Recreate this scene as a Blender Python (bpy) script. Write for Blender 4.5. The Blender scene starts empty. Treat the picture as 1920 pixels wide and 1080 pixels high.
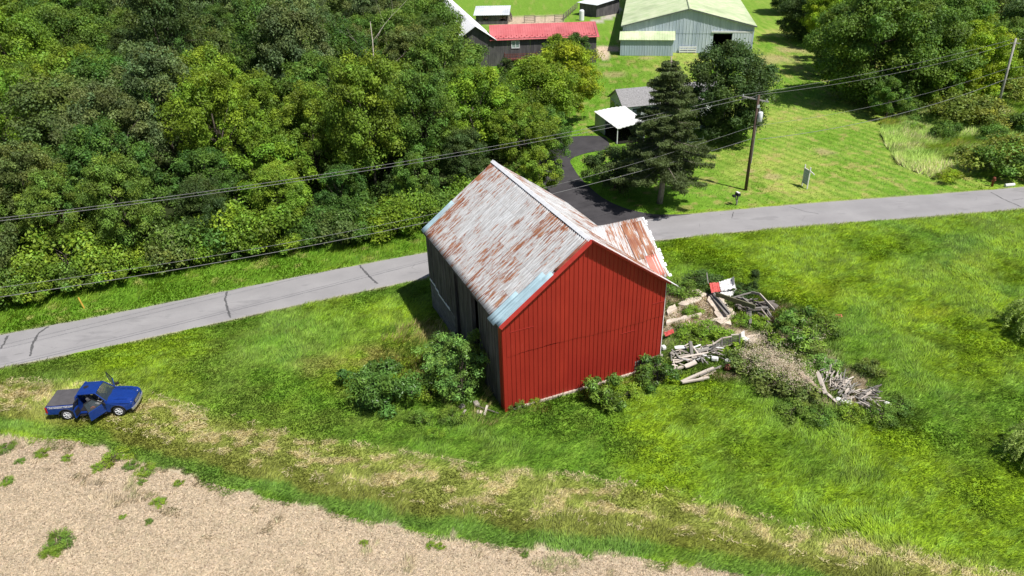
import bpy, math, random
import numpy as np
from mathutils import Vector, Matrix
R_ = math.radians
random.seed(5)
rng = np.random.default_rng(11)
S = bpy.context.scene
COL = S.collection

# ------------------------------------------------------------------ camera
CH = 30.3; CF = 1400.0; CP = R_(29.43); CR = R_(-1.75)
F_ = np.array([0, math.cos(CP), -math.sin(CP)]); U_ = np.array([0, math.sin(CP), math.cos(CP)]); E_ = np.array([1., 0, 0])
CX = E_*math.cos(CR) + U_*math.sin(CR); CY = -E_*math.sin(CR) + U_*math.cos(CR)
cd = bpy.data.cameras.new('camera'); cam = bpy.data.objects.new('camera', cd); COL.objects.link(cam)
cd.sensor_width = 36; cd.lens = 36*CF/1920; cd.clip_start = .5; cd.clip_end = 4000
cam.matrix_world = Matrix(((CX[0], CY[0], -F_[0], 0), (CX[1], CY[1], -F_[1], 0), (CX[2], CY[2], -F_[2], CH), (0, 0, 0, 1)))
S.camera = cam

def ray(px, py): return F_ + CX*(px-960)/CF - CY*(py-540)/CF
def G(px, py, z=0.):
    d = ray(px, py); t = (z-CH)/d[2]; return (d[0]*t, d[1]*t)
def V(px, py, A, B):
    A = np.array(A[:2], float); B = np.array(B[:2], float)
    n = np.array([-(B-A)[1], (B-A)[0], 0]); d = ray(px, py)
    t = (n[:2] @ A)/(n @ d); return np.array([0, 0, CH]) + d*t

# ------------------------------------------------------------------ noise
_T = rng.random((256, 256))
def vnoise(x, y):
    x = np.asarray(x, float); y = np.asarray(y, float)
    xi = np.floor(x).astype(int); yi = np.floor(y).astype(int)
    fx = x-xi; fy = y-yi; fx = fx*fx*(3-2*fx); fy = fy*fy*(3-2*fy)
    a = _T[xi & 255, yi & 255]; b = _T[(xi+1) & 255, yi & 255]; c = _T[xi & 255, (yi+1) & 255]; d = _T[(xi+1) & 255, (yi+1) & 255]
    return (a*(1-fx)+b*fx)*(1-fy) + (c*(1-fx)+d*fx)*fy
def fbm(x, y, o=4, s=0.):
    r = 0; a = 1; t = 0
    for i in range(o):
        r = r + a*vnoise(x*2**i + 17.3*i + s, y*2**i - 9.1*i + s*1.7); t += a; a *= .55
    return r/t
def sst(a, b, x):
    t = np.clip((x-a)/(b-a), 0, 1); return t*t*(3-2*t)

# ------------------------------------------------------------------ node helpers
class NT:
    def __init__(s, name):
        s.mat = bpy.data.materials.new(name); s.mat.use_nodes = True
        s.t = s.mat.node_tree; s.t.nodes.clear()
        s.out = s.t.nodes.new('ShaderNodeOutputMaterial')
    def n(s, typ, inp=None, **props):
        nd = s.t.nodes.new('ShaderNode'+typ)
        for k, v in props.items(): setattr(nd, k, v)
        for k, v in (inp or {}).items(): s.set(nd.inputs[k], v)
        return nd
    def set(s, sock, v):
        if hasattr(v, 'is_output'): s.t.links.new(v, sock)
        else:
            if isinstance(v, (tuple, list)) and len(v) == 3 and sock.type == 'RGBA': v = (*v, 1)
            sock.default_value = v
    def geo(s): return s.n('NewGeometry').outputs['Position']
    def uv(s): return s.n('UVMap').outputs[0]
    def objc(s): return s.n('TexCoord').outputs['Object']
    def mapv(s, vec, scale=(1, 1, 1), rot=(0, 0, 0), loc=(0, 0, 0)):
        return s.n('Mapping', {'Vector': vec, 'Scale': scale, 'Rotation': rot, 'Location': loc}).outputs[0]
    def noise(s, vec, scale, detail=3, rough=.55, dist=0.):
        return s.n('TexNoise', {'Vector': vec, 'Scale': scale, 'Detail': detail, 'Roughness': rough, 'Distortion': dist}).outputs[0]
    def m(s, op, a, b=0., c=0.):
        nd = s.n('Math', operation=op); s.set(nd.inputs[0], a); s.set(nd.inputs[1], b); s.set(nd.inputs[2], c); return nd.outputs[0]
    def step(s, v, lo, hi):
        nd = s.n('MapRange', {'Value': v, 'From Min': lo, 'From Max': hi}, clamp=True); return nd.outputs[0]
    def mr(s, v, lo, hi, a, b):
        return s.n('MapRange', {'Value': v, 'From Min': lo, 'From Max': hi, 'To Min': a, 'To Max': b}, clamp=True).outputs[0]
    def mix(s, f, a, b, mode='MIX'):
        nd = s.n('Mix', data_type='RGBA', blend_type=mode)
        s.set(nd.inputs[0], f); s.set(nd.inputs[6], a); s.set(nd.inputs[7], b); return nd.outputs[2]
    def attr(s, name): return s.n('Attribute', attribute_name=name)
    def bump(s, h, st=.5, d=.05): return s.n('Bump', {'Height': h, 'Strength': st, 'Distance': d}).outputs[0]
    def bsdf(s, color, rough=.8, spec=.3, metal=0., normal=None, **k):
        b = s.n('BsdfPrincipled', {'Base Color': color, 'Roughness': rough, 'Metallic': metal, 'Specular IOR Level': spec})
        if normal is not None: s.set(b.inputs['Normal'], normal)
        for kk, v in k.items(): s.set(b.inputs[kk.replace('_', ' ')], v)
        s.t.links.new(b.outputs[0], s.out.inputs[0]); return b
    def done(s): return s.mat

def simple(name, col, rough=.7, spec=.3, metal=0., var=.25, scale=3., bump=.0, coord='obj', **k):
    n = NT(name); v = n.objc()
    f = n.noise(v, scale, 4, .6)
    c = n.mix(n.mr(f, .3, .7, 0, 1), tuple(x*(1-var) for x in col), tuple(min(1, x*(1+var)) for x in col))
    nb = n.bump(n.noise(v, scale*8, 3), bump, .02) if bump else None
    n.bsdf(c, rough, spec, metal, nb, **k); return n.done()

def leafmat(name, trans=.25, use_col=False, rough=.55):
    n = NT(name)
    if use_col:
        c = n.attr('col').outputs['Color']
    else:
        oc = n.n('ObjectInfo').outputs['Color']; t = n.attr('col').outputs['Color']
        c = n.mix(1., oc, t, 'MULTIPLY')
    b = n.n('BsdfPrincipled', {'Base Color': c, 'Roughness': rough, 'Specular IOR Level': .25})
    tc = n.mix(1., c, (1.25, 1.15, .5), 'MULTIPLY')
    tr = n.n('BsdfTranslucent', {'Color': tc})
    mx = n.n('MixShader', {0: trans}); n.t.links.new(b.outputs[0], mx.inputs[1]); n.t.links.new(tr.outputs[0], mx.inputs[2])
    n.t.links.new(mx.outputs[0], n.out.inputs[0]); return n.done()

def barkmat(name, a, b):
    n = NT(name); v = n.mapv(n.objc(), (3, 3, .8))
    f = n.noise(v, 3, 5, .65)
    n.bsdf(n.mix(n.mr(f, .35, .65, 0, 1), a, b), .9, .1, 0, n.bump(f, .6, .05)); return n.done()

def boardmat(name, a, b, c, axis=2, width=.22):
    """weathered planks: grain along the given object axis"""
    n = NT(name); oc = n.objc()
    sc = [14, 14, 14]; sc[axis] = .7
    g = n.noise(n.mapv(oc, tuple(sc)), 1, 5, .7)
    sc2 = [1.2, 1.2, 1.2]; sc2[axis] = .25
    w = n.noise(n.mapv(oc, tuple(sc2)), 1.5, 3, .6)
    col = n.mix(n.mr(g, .35, .65, 0, 1), a, b)
    col = n.mix(n.mr(w, .45, .7, 0, .7), col, c)
    n.bsdf(col, .9, .15, 0, n.bump(g, .4, .01)); return n.done()

# ------------------------------------------------------------------ mesh helpers
class MB:
    def __init__(s): s.v = []; s.f = []; s.m = []; s.uvs = None
    def add(s, vs, fs, m=0):
        o = len(s.v); s.v += [tuple(map(float, p)) for p in vs]
        s.f += [tuple(i+o for i in f) for f in fs]; s.m += [m]*len(fs); return s
    def poly(s, pts, m=0): return s.add(pts, [tuple(range(len(pts)))], m)
    def box(s, c, d, rz=0., m=0, M=None):
        x, y, z = d[0]/2, d[1]/2, d[2]/2
        P = [(sx*x, sy*y, sz*z) for sz in (-1, 1) for sy in (-1, 1) for sx in (-1, 1)]
        Q = Matrix.Translation(c) @ (M if M else Matrix.Rotation(rz, 4, 'Z'))
        P = [Q @ Vector(p) for p in P]
        return s.add(P, [(0, 2, 3, 1), (4, 5, 7, 6), (0, 1, 5, 4), (2, 6, 7, 3), (0, 4, 6, 2), (1, 3, 7, 5)], m)
    def beam(s, a, b, w, h, m=0, roll=0.):
        a = Vector(a); b = Vector(b); d = (b-a); L = d.length; d.normalize()
        up = Vector((0, 0, 1)) if abs(d.z) < .95 else Vector((0, 1, 0))
        y = up.cross(d).normalized(); z = d.cross(y)
        if roll: q = Matrix.Rotation(roll, 3, d); y = q @ y; z = q @ z
        M = Matrix((d, y, z)).transposed().to_4x4()
        return s.box((a+b)/2, (L, w, h), m=m, M=M)
    def tube(s, pts, rad, n=8, m=0, cap=True):
        pts = [Vector(p) for p in pts]; o = len(s.v)
        if not hasattr(rad, '__len__'): rad = [rad]*len(pts)
        px = None
        for i, p in enumerate(pts):
            d = (pts[min(i+1, len(pts)-1)] - pts[max(i-1, 0)]).normalized()
            if px is None: px = d.orthogonal().normalized()
            px = (px - d*px.dot(d)); px = px.normalized() if px.length > 1e-6 else d.orthogonal().normalized()
            py = d.cross(px)
            for k in range(n):
                a = 2*math.pi*k/n; s.v.append(tuple(p + (px*math.cos(a)+py*math.sin(a))*rad[i]))
        for i in range(len(pts)-1):
            for k in range(n):
                a = o+i*n+k; b = o+i*n+(k+1) % n; s.f.append((a, b, b+n, a+n)); s.m.append(m)
        if cap:
            s.f.append(tuple(o+k for k in reversed(range(n)))); s.m.append(m)
            s.f.append(tuple(o+(len(pts)-1)*n+k for k in range(n))); s.m.append(m)
        return s
    def prism(s, outline, y0, y1, m=0, inset=0.):
        """outline of (x,z) extruded from y0 to y1"""
        n = len(outline); vs = [(x, y0, z) for x, z in outline] + [(x, y1, z) for x, z in outline]
        fs = [tuple(range(n)), tuple(reversed(range(n, 2*n)))] + [(i, i+n, (i+1) % n+n, (i+1) % n) for i in range(n)]
        return s.add(vs, fs, m)
    def mesh(s, name, mats, smooth=False):
        me = bpy.data.meshes.new(name); me.from_pydata(s.v, [], s.f)
        for mt in (mats if isinstance(mats, (list, tuple)) else [mats]): me.materials.append(mt)
        if any(s.m): me.polygons.foreach_set('material_index', s.m)
        me.validate(); me.update()
        import bmesh
        bm = bmesh.new(); bm.from_mesh(me); bmesh.ops.recalc_face_normals(bm, faces=bm.faces); bm.to_mesh(me); bm.free()
        if smooth:
            me.polygons.foreach_set('use_smooth', [True]*len(me.polygons))
        return me
    def build(s, name, mats, parent=None, smooth=False, loc=None, bevel=0.):
        o = bpy.data.objects.new(name, s.mesh(name, mats, smooth)); COL.objects.link(o)
        if parent: o.parent = parent
        if loc: o.location = loc
        if bevel:
            b = o.modifiers.new('bevel', 'BEVEL'); b.width = bevel; b.segments = 2; b.limit_method = 'ANGLE'; b.angle_limit = R_(35)
        return o

def tag(o, label=None, cat=None, group=None, kind=None):
    if label: o['label'] = label
    if cat: o['category'] = cat
    if group: o['group'] = group
    if kind: o['kind'] = kind
    return o
def empty(name, loc, rz=0., label=None, cat=None, group=None):
    o = bpy.data.objects.new(name, None); COL.objects.link(o); o.location = loc; o.rotation_euler = (0, 0, rz)
    o.empty_display_size = .3
    return tag(o, label, cat, group)
def copy_tree(o, parent=None):
    c = o.copy(); COL.objects.link(c)
    if parent: c.parent = parent
    for ch in list(o.children): copy_tree(ch, c)
    return c

def bigmesh(name, verts, nper, col=None, mat=None, idx=None, smooth=False):
    """verts (N*nper,3): N faces of nper own verts each (or idx face array)"""
    me = bpy.data.meshes.new(name); nv = len(verts)
    me.vertices.add(nv); me.vertices.foreach_set('co', np.ascontiguousarray(verts, np.float32).ravel())
    if idx is None: idx = np.arange(nv, dtype=np.int32).reshape(-1, nper)
    nf = len(idx); k = idx.shape[1]
    me.loops.add(nf*k); me.loops.foreach_set('vertex_index', idx.astype(np.int32).ravel())
    me.polygons.add(nf); me.polygons.foreach_set('loop_start', np.arange(0, nf*k, k, dtype=np.int32))
    if col is not None:
        a = me.attributes.new('col', 'FLOAT_COLOR', 'POINT')
        c4 = np.ones((nv, 4), np.float32); c4[:, :3] = col; a.data.foreach_set('color', c4.ravel())
    me.update(calc_edges=True)
    if smooth: me.polygons.foreach_set('use_smooth', np.ones(nf, bool))
    if mat: me.materials.append(mat)
    return me

def leafquads(P, N, size, asp=.55):
    """diamond leaves at P with normal N"""
    n = len(P); N = N/np.linalg.norm(N, axis=1, keepdims=True)
    r = rng.normal(size=(n, 3)); T = np.cross(N, r); T /= np.linalg.norm(T, axis=1, keepdims=True)+1e-9
    B = np.cross(N, T); s = size[:, None]
    out = np.empty((n, 4, 3)); out[:, 0] = P - T*s*.5; out[:, 1] = P + B*s*.5*asp - N*s*.08
    out[:, 2] = P + T*s*.5; out[:, 3] = P - B*s*.5*asp - N*s*.08
    return out.reshape(-1, 3)

# ================================================================== THE SETTING
_ne = np.array([(-36.8, 44.3), (-33.7, 45.6), (-22.2, 50.2), (-15.7, 52.7), (-7.2, 55.5), (13.7, 62.1), (22.2, 63.3), (32.6, 64.3), (43.3, 65.4), (50.1, 66.5)])
_fa = np.array([(-39.5, 48.8), (-32.4, 51.4), (-23.9, 54.7), (-16.7, 57.6), (-7.5, 60.6), (13.2, 66.8), (23.5, 68.1), (34.8, 69.7), (46.3, 70.9), (53.2, 71.7)])
_pn = np.polyfit(_ne[:, 0], _ne[:, 1], 4); _pf = np.polyfit(_fa[:, 0], _fa[:, 1], 4)
def _edge(p, x):
    x = np.asarray(x, float); c = np.clip(x, -40, 52); d = np.polyder(p)
    return np.polyval(p, c) + np.polyval(d, c)*(x-c)
def road_near(x): return _edge(_pn, x)
def road_far(x): return _edge(_pf, x)
# field edge: y of the soil boundary as a function of x
_fe = np.array([(-60, 40.5), (-40, 38.2), (-32.5, 36.9), (-27.0, 35.9), (-21.0, 33.3), (-15.7, 31.2), (-10.8, 29.6), (-4.8, 27.7), (0.7, 26.4), (6.0, 25.7), (11.0, 24.5), (20, 21.5), (40, 12)])
def field_y(x): return np.interp(x, _fe[:, 0], _fe[:, 1])
# barn frame
BA = np.array([-.7, 37.7]); BT = R_(22.7); BU = np.array([math.cos(BT), math.sin(BT)]); BV = np.array([-BU[1], BU[0]])
BW, BL, BE, BR = 11.58, 14.6, 6.67, 10.94
def bw(a, b, z=0.):
    q = BA + BU*a + BV*b; return (q[0], q[1], z)
DRIVE = [(-1.5, 64.0), (1.6, 66.2), (2.8, 69.5), (3.2, 75.9), (3.7, 84.3), (5.0, 89.5), (6.9, 92.2), (9.5, 92.8), (12.2, 92.3), (12.6, 90), (12.2, 87.5), (9.6, 86.3),
         (7.9, 84.9), (7.3, 83.6), (7.4, 82.0), (7.9, 78.4), (8.7, 75.4), (9.6, 72.6), (10.9, 70.3), (12.6, 68.6), (14.6, 67.6), (18.5, 67.0), (19, 65.0)]
def inpoly(x, y, poly):
    x = np.asarray(x); y = np.asarray(y); r = np.zeros(x.shape, bool); n = len(poly); j = n-1
    for i in range(n):
        xi, yi = poly[i]; xj, yj = poly[j]
        if yi != yj: r ^= ((yi > y) != (yj > y)) & (x < (xj-xi)*(y-yi)/(yj-yi)+xi)
        j = i
    return r
def pdist(x, y, poly, closed=True):
    best = np.full(np.shape(x), 1e9); n = len(poly)
    for i in range(n if closed else n-1):
        ax, ay = poly[i]; bx, by = poly[(i+1) % n]; dx, dy = bx-ax, by-ay
        t = np.clip(((x-ax)*dx+(y-ay)*dy)/(dx*dx+dy*dy+1e-9), 0, 1)
        best = np.minimum(best, np.hypot(x-ax-t*dx, y-ay-t*dy))
    return best
def sdist(x, y, poly):      # positive inside
    d = pdist(x, y, poly); return np.where(inpoly(x, y, poly), d, -d)
WOODS = [(-300, 5), (-62, 46), (-42.3, 53.6), (-34.9, 56.6), (-26.9, 60.0), (-17.6, 62.3), (-8, 65.5), (-1, 70), (1.0, 79.1), (3.0, 88), (3, 97), (6.5, 104), (11, 112), (13, 124), (-4, 127), (-14, 134), (-26, 160), (-40, 250), (-90, 420), (-400, 420)]
MEADOW = [(48.5, 94.5), (46.8, 90.5), (45.0, 84.5), (43.8, 79), (45.2, 74.9), (55, 75.2), (120, 84), (120, 104), (62, 104)]
ROUGH = [bw(11.5, -1)[:2], (15.5, 39.5), (20, 36.2), (24.0, 34.6), (25.6, 35.8), (24.6, 38.6), (22.6, 42), (23.6, 46.5), (21.4, 51), (18, 54), (13, 54), bw(12, 7)[:2], bw(12, 0)[:2]]
FNDP = [G(1250, 580), G(1300, 552), G(1340, 546), G(1385, 585), G(1440, 640), G(1400, 655), G(1350, 625), G(1250, 612)]
PADDOCK = [G(905, 30), G(960, 32), G(1060, 30), G(1058, 44), G(990, 46), G(905, 46)]
GRAVEL = [G(1100, 42), G(1125, 35), G(1143, 22), G(1150, 12), G(1170, 14), G(1160, 24), G(1145, 36), G(1120, 43)]
PAD = [G(1118, 86), G(1140, 86), G(1162, 88), G(1162, 96), G(1140, 96), G(1148, 108), G(1130, 112), G(1120, 105)]

def C(*c): return np.array(c, float)
def blend(a, b, t):
    t = np.asarray(t)[..., None]; return a*(1-t)+b*t
LUSH = C(.132, .252, .024); YEL = C(.26, .375, .016); DARK = C(.075, .155, .018); OLIVE = C(.13, .185, .028); STRAW = C(.55, .45, .245); SOIL = C(.455, .37, .268); MOWN = C(.135, .265, .024)
def albedo(x, y):
    x = np.asarray(x, float); y = np.asarray(y, float)
    n1 = fbm(x*.11, y*.11, 4); n2 = fbm(x*.45+40, y*.45, 4); n3 = fbm(x*1.6+9, y*2.6+3, 3); n4 = fbm(x*.9-33, y*.9+71, 4)
    col = blend(np.broadcast_to(LUSH, x.shape+(3,)), YEL, sst(.42, .66, n1+.16*sst(8, 26, x)-.04)*.8)
    col = blend(col, OLIVE, sst(.5, .7, n4)*.5)
    col = blend(col, DARK, sst(.5, .72, n2)*.32)
    n5 = fbm(x*1.1+y*.8, y*2.4-x*1.2, 4, 7.); col = col*(.62+.75*n3)[..., None]; col = blend(col, C(.235, .39, .05), sst(.54, .70, n5)*.6); col = blend(col, C(.07, .16, .018), sst(.46, .34, n5)*.3)
    col = blend(col, C(.24, .28, .06), sst(2, -14, x)*sst(60, 40, y)*.26*sst(.35, .6, n2))
    # golden unmown patches left of the barn
    for (cx, cy, r, k) in [(-10, 44.5, 3.6, .75), (-6.5, 46.5, 2.6, .7), (-13.5, 43.5, 3, .5), (-3, 45, 2, .4), (32, 48, 3, .4), (38, 55, 5, .35), (24, 52, 4, .3)]:
        d = np.hypot((x-cx), (y-cy)*1.6)
        col = blend(col, C(.32, .29, .09) if cx < 0 else C(.33, .38, .02), sst(r, r*.2, d+2.2*(n2-.5))*k*sst(.3, .6, n4+.1))
    # mown land beyond the road
    far = sst(0, 1.2, y-road_far(x))
    st = np.sin((x*.91+y*.41 + .004*(y-70)**2)*4.0 + 5*n1 + 1.5*n2) + .8*(fbm(x*2.2+y*.9, y*.35, 3)-.5)
    mow = blend(np.broadcast_to(MOWN, x.shape+(3,)), C(.34, .39, .085), np.clip(.40+.28*st*(.4+1.2*n2)+2.2*(n1-.5), 0, 1)*sst(17, 30, x)*.95)
    mow = blend(mow, C(.085, .20, .012), np.clip((n2-.45)*2.2, 0, .7)*(1-.5*sst(20, 35, x)))
    mow = blend(mow, C(.40, .30, .13), sst(.60, .76, n4+.05*n3)*.5)
    col = blend(col, mow*(.85+.3*n3)[..., None], far)
    # pasture far away
    col = blend(col, C(.16, .27, .035)*(1+0*x)[..., None], sst(150, 175, y)*.6)
    # cut strip along the field
    d = y-field_y(x)
    dn = d + 1.3*(n2-.5)
    lush_rim = sst(.0, .35, dn)*sst(1.7, .8, dn)
    brown = sst(.9, 1.6, dn)*sst(3.2, 2.4, dn)
    hw = 1.5*sst(2, 16, x); hay = sst(2.2, 3.0, dn)*sst(6.2-hw, 4.8-hw, dn)
    k = sst(-60, -30, x)
    col = blend(col, C(.20, .195, .045)*(.8+.5*n3)[..., None], brown*.75)
    hn = fbm(x*1.1+y*.3+5, y*1.9-8, 5)
    col = blend(col, C(.32, .33, .085)*(.7+.6*n3)[..., None], hay*.7)
    col = blend(col, STRAW*(.8+.4*n3)[..., None], hay*sst(.47, .62, hn)*.75)
    col = blend(col, C(.115, .215, .040)*(.7+.6*n4)[..., None], lush_rim*.6)
    # bare soil field with residue
    edge = d + 1.0*(fbm(x*.9, y*.9, 6)-.5)*2
    soilc = SOIL*(.80+.30*fbm(x*.3, y*.3, 5))[..., None]*(1+.11*np.sin(d*3.3+2*n1)*sst(0, -1, d)*n2*1.6)[..., None]
    for o_ in (2.2, 4.1, 8.6, 10.5): soilc = soilc*(1-.20*np.exp(-((d+o_+1.2*(n1-.5))/.16)**2)*sst(.35, .6, n4))[..., None]
    soilc = blend(soilc, C(.50, .41, .29), sst(.4, .7, n3)*.5)
    soilc = blend(soilc, C(.18, .27, .05), sst(.66, .74, n4)*.5*sst(-4.5, -1, d))
    col = blend(col, soilc, sst(.15, -.15, edge))
    # woods floor, meadow, rough ground round the fallen part of the barn
    rdn = road_near(x)-y; rdf = y-road_far(x)
    col = blend(col, C(.34, .30, .22), (sst(.45, .05, rdn)*(rdn > -.3)+sst(.40, .05, rdf)*(rdf > -.3))*.65*sst(.35, .6, n4+.1))
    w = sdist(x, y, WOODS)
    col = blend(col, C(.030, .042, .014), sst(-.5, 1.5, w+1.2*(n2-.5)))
    mdw = sdist(x, y, MEADOW)
    col = blend(col, blend(np.broadcast_to(C(.20, .32, .055), x.shape+(3,)), C(.36, .36, .13), sst(.45, .65, n2)), sst(-.3, .5, mdw))
    r = sdist(x, y, ROUGH)
    col = blend(col, blend(np.broadcast_to(C(.12, .20, .03), x.shape+(3,)), C(.34, .28, .19), sst(.44, .60, n2)), sst(-.3, 1.2, r+1.5*(n4-.5)))
    for poly, c, soft in (([tuple(q_) for q_ in FNDP], C(.50, .42, .33), 1.2), (PADDOCK, C(.46, .36, .26), 1.5), (GRAVEL, C(.42, .38, .32), .8), (PAD, C(.52, .42, .31), 1.)):
        col = blend(col, c*(.85+.3*n3)[..., None], sst(-soft*.3, soft*.6, sdist(x, y, poly)+soft*(n2-.5)))
    for (px, py, r) in [(1130, 120, 1.6), (1155, 140, 2.6), (1405, 320, 1.0), (1450, 330, 1.5), (1545, 285, 1.8), (1450, 110, 5), (40, 730, .8), (1228, 712, .6), (700, 745, .6), (1210, 108, 1.4), (1490, 95, 4)]:
        gx, gy = G(px, py)
        col = blend(col, C(.40, .30, .17)*(1+0*x)[..., None], sst(r, r*.3, np.hypot(x-gx, y-gy)+r*1.2*(n2-.5))*.6)
    return np.clip(col, .004, .8)

def gheight(x, y):
    h = .10*(fbm(x*.35, y*.35, 4)-.5) + .06*(fbm(x*1.3, y*1.3, 3)-.5)
    soil = sst(.3, -.3, y-field_y(x))
    h = h*(1-.6*soil)
    dr = np.minimum(np.abs(y-road_near(x)), np.abs(y-road_far(x)))
    on = (y > road_near(x)) & (y < road_far(x))
    flat = sst(0, 2.0, np.where(on, 0, dr))
    flat = flat*sst(0, 1.5, np.where(inpoly(x, y, DRIVE), 0, pdist(x, y, DRIVE)))
    return (h-.03)*flat - .03*(1-flat)

def axis(fine0, fine1, step, lo, hi, g=1.12):
    a = list(np.arange(fine0, fine1, step)); s = step
    while a[-1] < hi: s *= g; a.append(a[-1]+s)
    s = step; b = [fine0]
    while b[-1] > lo: s *= g; b.append(b[-1]-s)
    return np.array(sorted(b[1:])+a)
gx = axis(-46, 58, .2, -2500, 2500, 1.05); gy = axis(20, 76, .2, -900, 3500, 1.035)
XX, YY = np.meshgrid(gx, gy)
ZZ = gheight(XX, YY)
nx, ny = len(gx), len(gy)
I = (np.arange(ny-1)[:, None]*nx + np.arange(nx-1)[None, :]).ravel()
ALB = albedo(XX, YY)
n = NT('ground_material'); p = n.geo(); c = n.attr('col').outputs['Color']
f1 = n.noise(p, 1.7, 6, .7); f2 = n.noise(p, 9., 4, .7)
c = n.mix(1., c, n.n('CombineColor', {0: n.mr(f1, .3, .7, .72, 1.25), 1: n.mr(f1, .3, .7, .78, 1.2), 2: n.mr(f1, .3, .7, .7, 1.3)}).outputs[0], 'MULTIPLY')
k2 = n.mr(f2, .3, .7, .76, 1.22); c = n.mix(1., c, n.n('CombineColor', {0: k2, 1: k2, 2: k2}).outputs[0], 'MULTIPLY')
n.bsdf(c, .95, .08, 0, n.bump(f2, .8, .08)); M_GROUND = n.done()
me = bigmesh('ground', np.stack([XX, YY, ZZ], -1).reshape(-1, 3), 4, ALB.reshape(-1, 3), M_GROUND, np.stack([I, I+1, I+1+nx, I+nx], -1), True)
ground = bpy.data.objects.new('ground', me); COL.objects.link(ground); tag(ground, kind='structure')

# ---- road
n = NT('asphalt_old'); p = n.geo()
f = n.noise(p, .35, 5, .6); f2 = n.noise(p, 30, 2, .6); cr = n.n('TexVoronoi', {'Vector': n.mapv(p, (.22, .5, 1), (0, 0, -.3)), 'Scale': 1.}, feature='DISTANCE_TO_EDGE').outputs[0]
base = n.mix(n.mr(f, .3, .7, 0, 1), (.262, .253, .255), (.33, .318, .318))
base = n.mix(n.mr(f2, .35, .65, .0, .45), base, (.22, .21, .225))
crk = n.m('MULTIPLY', n.mr(cr, .0, .006, 1, 0), n.mr(n.noise(p, .5, 2), .52, .6, 0, .55))
v_ = n.n('SeparateXYZ', {0: n.uv()}).outputs[1]
wt = n.m('ABSOLUTE', n.m('SINE', n.m('MULTIPLY', v_, 6.283)))
base = n.mix(n.m('MULTIPLY', wt, n.mr(n.noise(p, .25, 3), .3, .7, .06, .34)), base, (.20, .19, .195))
pt = n.mr(n.noise(n.mapv(p, (.3, .9, 1), (0, 0, -.3)), .6, 4, .6), .60, .64, 0, .35); base = n.mix(pt, base, (.17, .165, .17))
ed = n.mr(n.m('ABSOLUTE', n.m('SUBTRACT', v_, .5)), .44, .5, 0, .5); base = n.mix(n.m('MULTIPLY', ed, n.noise(p, 3, 4)), base, (.30, .27, .20))
base = n.mix(crk, base, (.09, .085, .09))
n.bsdf(base, .9, .2, 0, n.bump(f2, .3, .01)); M_ROAD = n.done()
xs = np.concatenate([np.linspace(-400, -46, 30)[:-1], np.linspace(-46, 60, 320), np.linspace(60, 400, 30)[1:]])
mb = MB()
e1 = .10*(fbm(xs*1.4, xs*0+3, 3)-.5)*2; e2 = .10*(fbm(xs*1.4, xs*0+8, 3)-.5)*2
rows = [(xs, road_near(xs)+e1, -.04), (xs, road_near(xs)+e1+.05, .015), (xs, (road_near(xs)+road_far(xs))/2, .06), (xs, road_far(xs)+e2-.05, .015), (xs, road_far(xs)+e2, -.04)]
vs = np.concatenate([np.stack([a, b, a*0+z], -1) for a, b, z in rows]); N_ = len(xs)
mb.add(vs, [(r*N_+i, r*N_+i+1, (r+1)*N_+i+1, (r+1)*N_+i) for r in range(4) for i in range(N_-1)])
road = mb.build('road', M_ROAD, smooth=False); tag(road, kind='structure')
_uv = road.data.uv_layers.new(name='UVMap'); _rv = [0, .02, .5, .98, 1.]
for lp in road.data.loops: _uv.data[lp.index].uv = (xs[lp.vertex_index % N_]/10, _rv[lp.vertex_index//N_])
M_TAR = simple('tar_seal', (.10, .098, .10), .8, .2, var=.4, scale=8)
def road_z(x, y):
    a, b = float(road_near(x)), float(road_far(x)); t = (y-a)/(b-a); return .015+.045*(1-abs(2*t-1))
def crack(pts, w, label=None):
    P = [np.array(G(*q)) for q in pts]; out = []
    for i in range(len(P)-1):
        k = max(2, int(np.linalg.norm(P[i+1]-P[i])/.15))
        for j in range(k): out.append(P[i]+(P[i+1]-P[i])*j/k)
    out.append(P[-1]); out = np.array(out); out += (rng.random(out.shape)-.5)*.07
    mb = MB(); L = []; Rr = []
    for i, q in enumerate(out):
        d = out[min(i+1, len(out)-1)]-out[max(0, i-1)]; d /= np.linalg.norm(d)+1e-9; nn = np.array([-d[1], d[0]]); ww = w*(.6+.8*rng.random())/2
        L.append((*(q+nn*ww), road_z(*(q+nn*ww))+.006)); Rr.append((*(q-nn*ww), road_z(*(q-nn*ww))+.006))
    m = len(out); mb.add(L+Rr, [(i, i+1, m+i+1, m+i) for i in range(m-1)])
    o = mb.build('sealed_crack', M_TAR, road); return o
crack([(426, 547), (422, 562), (427, 580), (432, 596)], .16)
crack([(674, 498), (686, 512), (697, 524), (708, 532)], .17)
crack([(92, 612), (74, 624), (62, 645), (57, 668)], .17)
crack([(15, 630), (8, 645), (1, 655)], .17)
crack([(1858, 361), (1880, 374), (1914, 388)], .10)
crack([(1898, 376), (1919, 373)], .05)
crack([(1480, 388), (1512, 398), (1535, 402)], .05); crack([(1375, 398), (1372, 410)], .07)
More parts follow.
